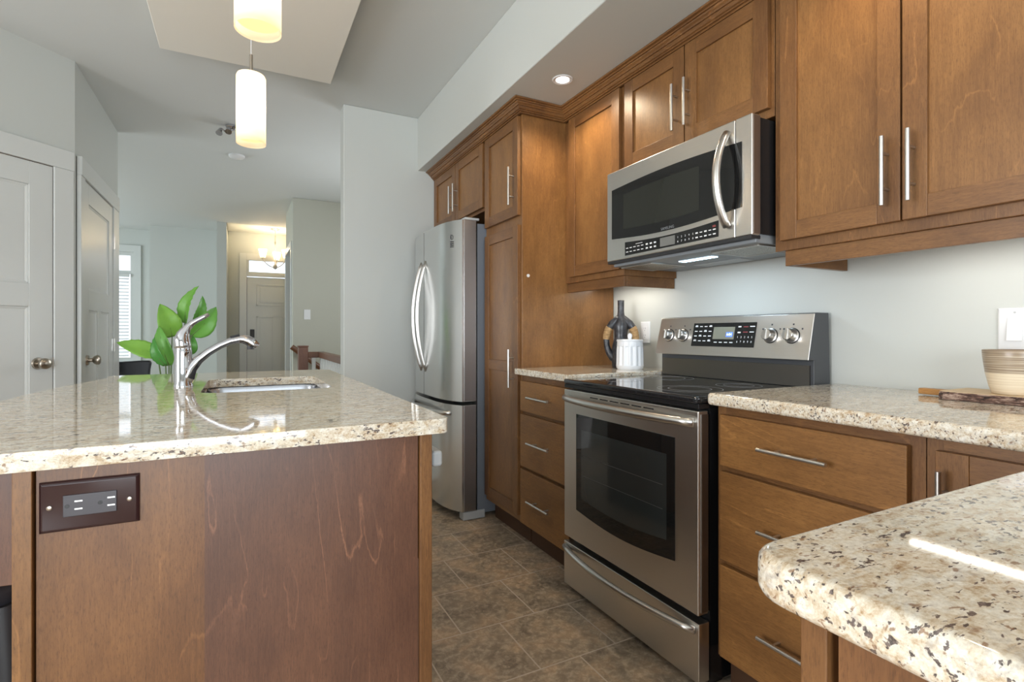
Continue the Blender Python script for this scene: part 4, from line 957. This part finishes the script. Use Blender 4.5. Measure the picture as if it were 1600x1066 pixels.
for yy in (0.641, 0.595):
    mb = MB(); mb.rings([[(WX - 0.005, yy - 0.0165, 1.112 - 0.033), (WX - 0.005, yy + 0.0165, 1.112 - 0.033), (WX - 0.005, yy + 0.0165, 1.112 + 0.033), (WX - 0.005, yy - 0.0165, 1.112 + 0.033)], [(WX - 0.0115, yy - 0.0165, 1.112 - 0.033), (WX - 0.0115, yy + 0.0165, 1.112 - 0.033), (WX - 0.0065, yy + 0.0165, 1.112 + 0.033), (WX - 0.0065, yy - 0.0165, 1.112 + 0.033)]])
    mb.build('rocker', M_plastic_w, r, bevel=0.001)
MB().tube([(WX - 0.0055, 0.641, 1.158), (WX - 0.0068, 0.641, 1.158)], 0.003, 12).build('screw', M_greyl, r)
r = thing('light_switch', 'white switch plate on the hall wall above the stair rail', 'switch', (0.71, 6.6, 1.32))
MB().box(0.675, 0.746, 6.592, 6.60, 1.262, 1.380).build('cover_plate', M_plastic_w, r, bevel=0.002)
MB().box(0.695, 0.727, 6.588, 6.592, 1.29, 1.352).build('rocker', M_plastic_w, r, bevel=0.001)

# ------------------------------------------------------------------ stair guard, rail
r = thing('stair_railing', 'stair guard with brown newel post, brown rail and white balusters', 'railing', (0.56, 5.55, 0))
mb = MB(); mb.box(0.513, 0.603, 5.51, 5.60, 0, 0.965); mb.box(0.508, 0.608, 5.505, 5.605, 0.965, 0.978); mb.build('newel_post', wood_post, r, bevel=0.004)
mb = MB(); mb.box(0.603, 0.762, 5.52, 5.585, 0.858, 0.915); mb.box(0.697, 0.762, 3.872, 5.585, 0.858, 0.915); mb.build('handrail', wood_dark, r, bevel=0.006)
MB().box(0.64, 0.675, 5.535, 5.57, 0, 0.858).build('baluster', M_white, r)
for k in range(15): MB().box(0.712, 0.747, 5.50 - 0.108 * k - 0.018, 5.50 - 0.108 * k + 0.018, 0, 0.858).build('baluster', M_white, r)
r = thing('stair_handrail', 'sloping brown handrail on the hall wall going down the stairs', 'railing', (0.5, 6.5, 0.95))
MB().tube([(0.535, 6.54, 0.945), (0.90, 6.54, 0.652)], 0.03, 12, flat=0.8).build('rail', wood_dark, r, smooth=True)
for t in (0.12, 0.75): MB().cyl((0.56 + 0.34 * t, 6.60, 0.90 - 0.273 * t), (0.56 + 0.34 * t, 6.54, 0.90 - 0.273 * t), 0.012, 10).build('bracket', M_blacksat, r)

# ------------------------------------------------------------------ plant
r = thing('potted_plant', 'tall broad-leaved green plant standing behind the island faucet', 'plant', (-0.42, 4.2, 0))
MB().lathe([(0.11, 0), (0.125, 0.01), (0.15, 0.28), (0.155, 0.30), (0.14, 0.30), (0.135, 0.27), (0.001, 0.265)], (-0.42, 4.2, 0), 32).build('pot', M_ceramic, r, smooth=True)
ROOT = Vector((-0.42, 4.2, 0.27))
def leaf(base, tip, width, nrm, fold=0.25, bend=0.04):
    base, tip, nrm = Vector(base), Vector(tip), Vector(nrm)
    ax = (tip - base); side = ax.cross(nrm).normalized(); nn = side.cross(ax).normalized()
    n, m = 14, 4; P = []
    for i in range(n + 1):
        t = i / n; wd = width * (math.sin(PI * min(1, t * 0.97 + 0.03) ** 0.72)) ** 0.75 * (1 - 0.15 * t)
        c = base + ax * t + nn * bend * math.sin(PI * t); row = []
        for j in range(-m, m + 1):
            u = j / m; rip = 0.004 * math.sin(t * 40 + j) * abs(u)
            row.append(c + side * wd * 0.5 * u + nn * (fold * wd * abs(u) ** 1.2 * 0.5 + rip))
        P.append(row)
    mb = MB(); mb.grid(P); lo = mb.build('leaf', M_leaf, r, smooth='all')
    sm = lo.modifiers.new('thick', 'SOLIDIFY'); sm.thickness = 0.0012
    d0 = (base - ROOT); mid = ROOT + d0 * 0.5 + Vector((d0.x * -0.18, 0, d0.z * 0.08))
    pts = []
    for i in range(11):
        t = i / 10; pts.append(ROOT * (1 - t) ** 2 + mid * 2 * t * (1 - t) + base * t * t)
    pts += [base + ax * t + nn * (bend * math.sin(PI * t) - 0.001) for t in (0.1, 0.25, 0.45, 0.7, 0.92)]
    MB().tube(pts, [0.0075 - 0.0004 * i for i in range(len(pts))], 8).build('stem', M_stem, lo, smooth='all')
CAMD = Vector((0.12, -1, 0.1))
leaf((-0.474, 4.1, 0.958), (-0.690, 4.1, 1.042), 0.125, (0.1, -0.95, 0.55), 0.15, 0.02)
leaf((-0.408, 4.25, 1.075), (-0.478, 4.25, 1.300), 0.155, (0.35, -1, 0.2))
leaf((-0.416, 4.15, 0.885), (-0.470, 4.15, 1.15), 0.115, (-0.2, -1, 0.15))
leaf((-0.424, 4.05, 0.89), (-0.486, 4.05, 1.075), 0.075, (-0.6, -1, 0.1))
leaf((-0.337, 4.30, 1.170), (-0.256, 4.30, 1.435), 0.105, (-0.8, -1, 0.1), 0.5)
leaf((-0.283, 4.36, 1.19), (-0.236, 4.36, 1.37), 0.075, (0.6, -1, 0.1), 0.4)
leaf((-0.290, 4.20, 1.085), (-0.143, 4.20, 1.285), 0.15, (0.4, -1, -0.1), 0.35)
leaf((-0.300, 4.25, 0.955), (-0.284, 4.25, 1.085), 0.075, (0.1, -1, 0.1))

# ------------------------------------------------------------------ seats
r = thing('dining_chair', 'black leather dining chair beside the plant, only its back top showing', 'chair', (-0.88, 5.55, 0))
mb = MB(); P = []
prof_ = [(-1.10, 0.855), (-0.98, 0.862), (-0.86, 0.866), (-0.74, 0.872), (-0.672, 0.872), (-0.655, 0.858), (-0.665, 0.80), (-0.675, 0.62), (-0.69, 0.46), (-1.08, 0.46)]
mb.prism(prof_, 5.30, 5.35, 'y').build('backrest', M_leather, r, bevel=0.015, seg=3)
MB().box(-1.09, -0.67, 5.33, 5.78, 0.40, 0.47).build('seat', M_leather, r, bevel=0.02, seg=3)
for sx in (-1.06, -0.70):
    for sy in (5.35, 5.74): MB().tube([(sx, sy, 0.40), (sx, sy, 0.0)], [0.022, 0.014], 10).build('leg', M_blacksat, r)
sx0, sy0 = -0.578, 1.565
r = thing('bar_stool', 'black bar stool tucked against the seating side of the island', 'stool', (sx0, sy0, 0))
MB().prism(rrect(sx0 - 0.20, sx0 + 0.19, sy0 - 0.20, sy0 + 0.20, 0.08, 6), 0.535, 0.600, 'z').build('seat', M_leather, r, bevel=0.02, seg=3)
mb = MB(); P0 = [(sx0 - 0.20 - 0.04 * math.cos(a), sy0 + 0.21 * math.sin(a)) for a in [math.radians(-80 + 16 * i) for i in range(11)]]
mb.prism(P0 + [(x + 0.035, y * 1.0) for x, y in reversed(P0)], 0.56, 0.80, 'z').build('backrest', M_leather, r, bevel=0.01, seg=3)
for ax_, ay_ in ((1, -1), (1, 1), (-1, -1), (-1, 1)):
    MB().tube([(sx0 + 0.158 * ax_, sy0 + 0.165 * ay_, 0.56), (sx0 + 0.168 * ax_, sy0 + 0.170 * ay_, 0.42), (sx0 + 0.172 * ax_, sy0 + 0.172 * ay_, 0.30), (sx0 + 0.178 * ax_, sy0 + 0.178 * ay_, 0.0)], [0.030, 0.024, 0.018, 0.012], 12).build('leg', M_blacksat, r, smooth=True)
mb = MB(); q = 0.155
mb.tube([(sx0 + q, sy0 - q - 0.02, 0.25), (sx0 + q, sy0 + q + 0.02, 0.25), (sx0 - q, sy0 + q + 0.02, 0.25), (sx0 - q, sy0 - q - 0.02, 0.25)], 0.010, 8, closed=True).build('footrest', M_blacksat, r)

# ------------------------------------------------------------------ blind on the far window
r = thing('window_blind', 'white horizontal slat blind on the far window beside the pantry corner', 'blind', (-2.0, 9.74, 2.0))
MB().box(WXa + 0.06, WXb - 0.06, 9.715, 9.755, 1.955, 2.0).build('headrail', M_white, r)
mb = MB()
for k in range(24):
    z = 1.925 - 0.0505 * k
    mb.prism([(9.712, z - 0.010), (9.756, z + 0.010), (9.756, z + 0.013), (9.712, z - 0.007)], WXa + 0.065, WXb - 0.065, 'x')
mb.build('slats', M_white, r)
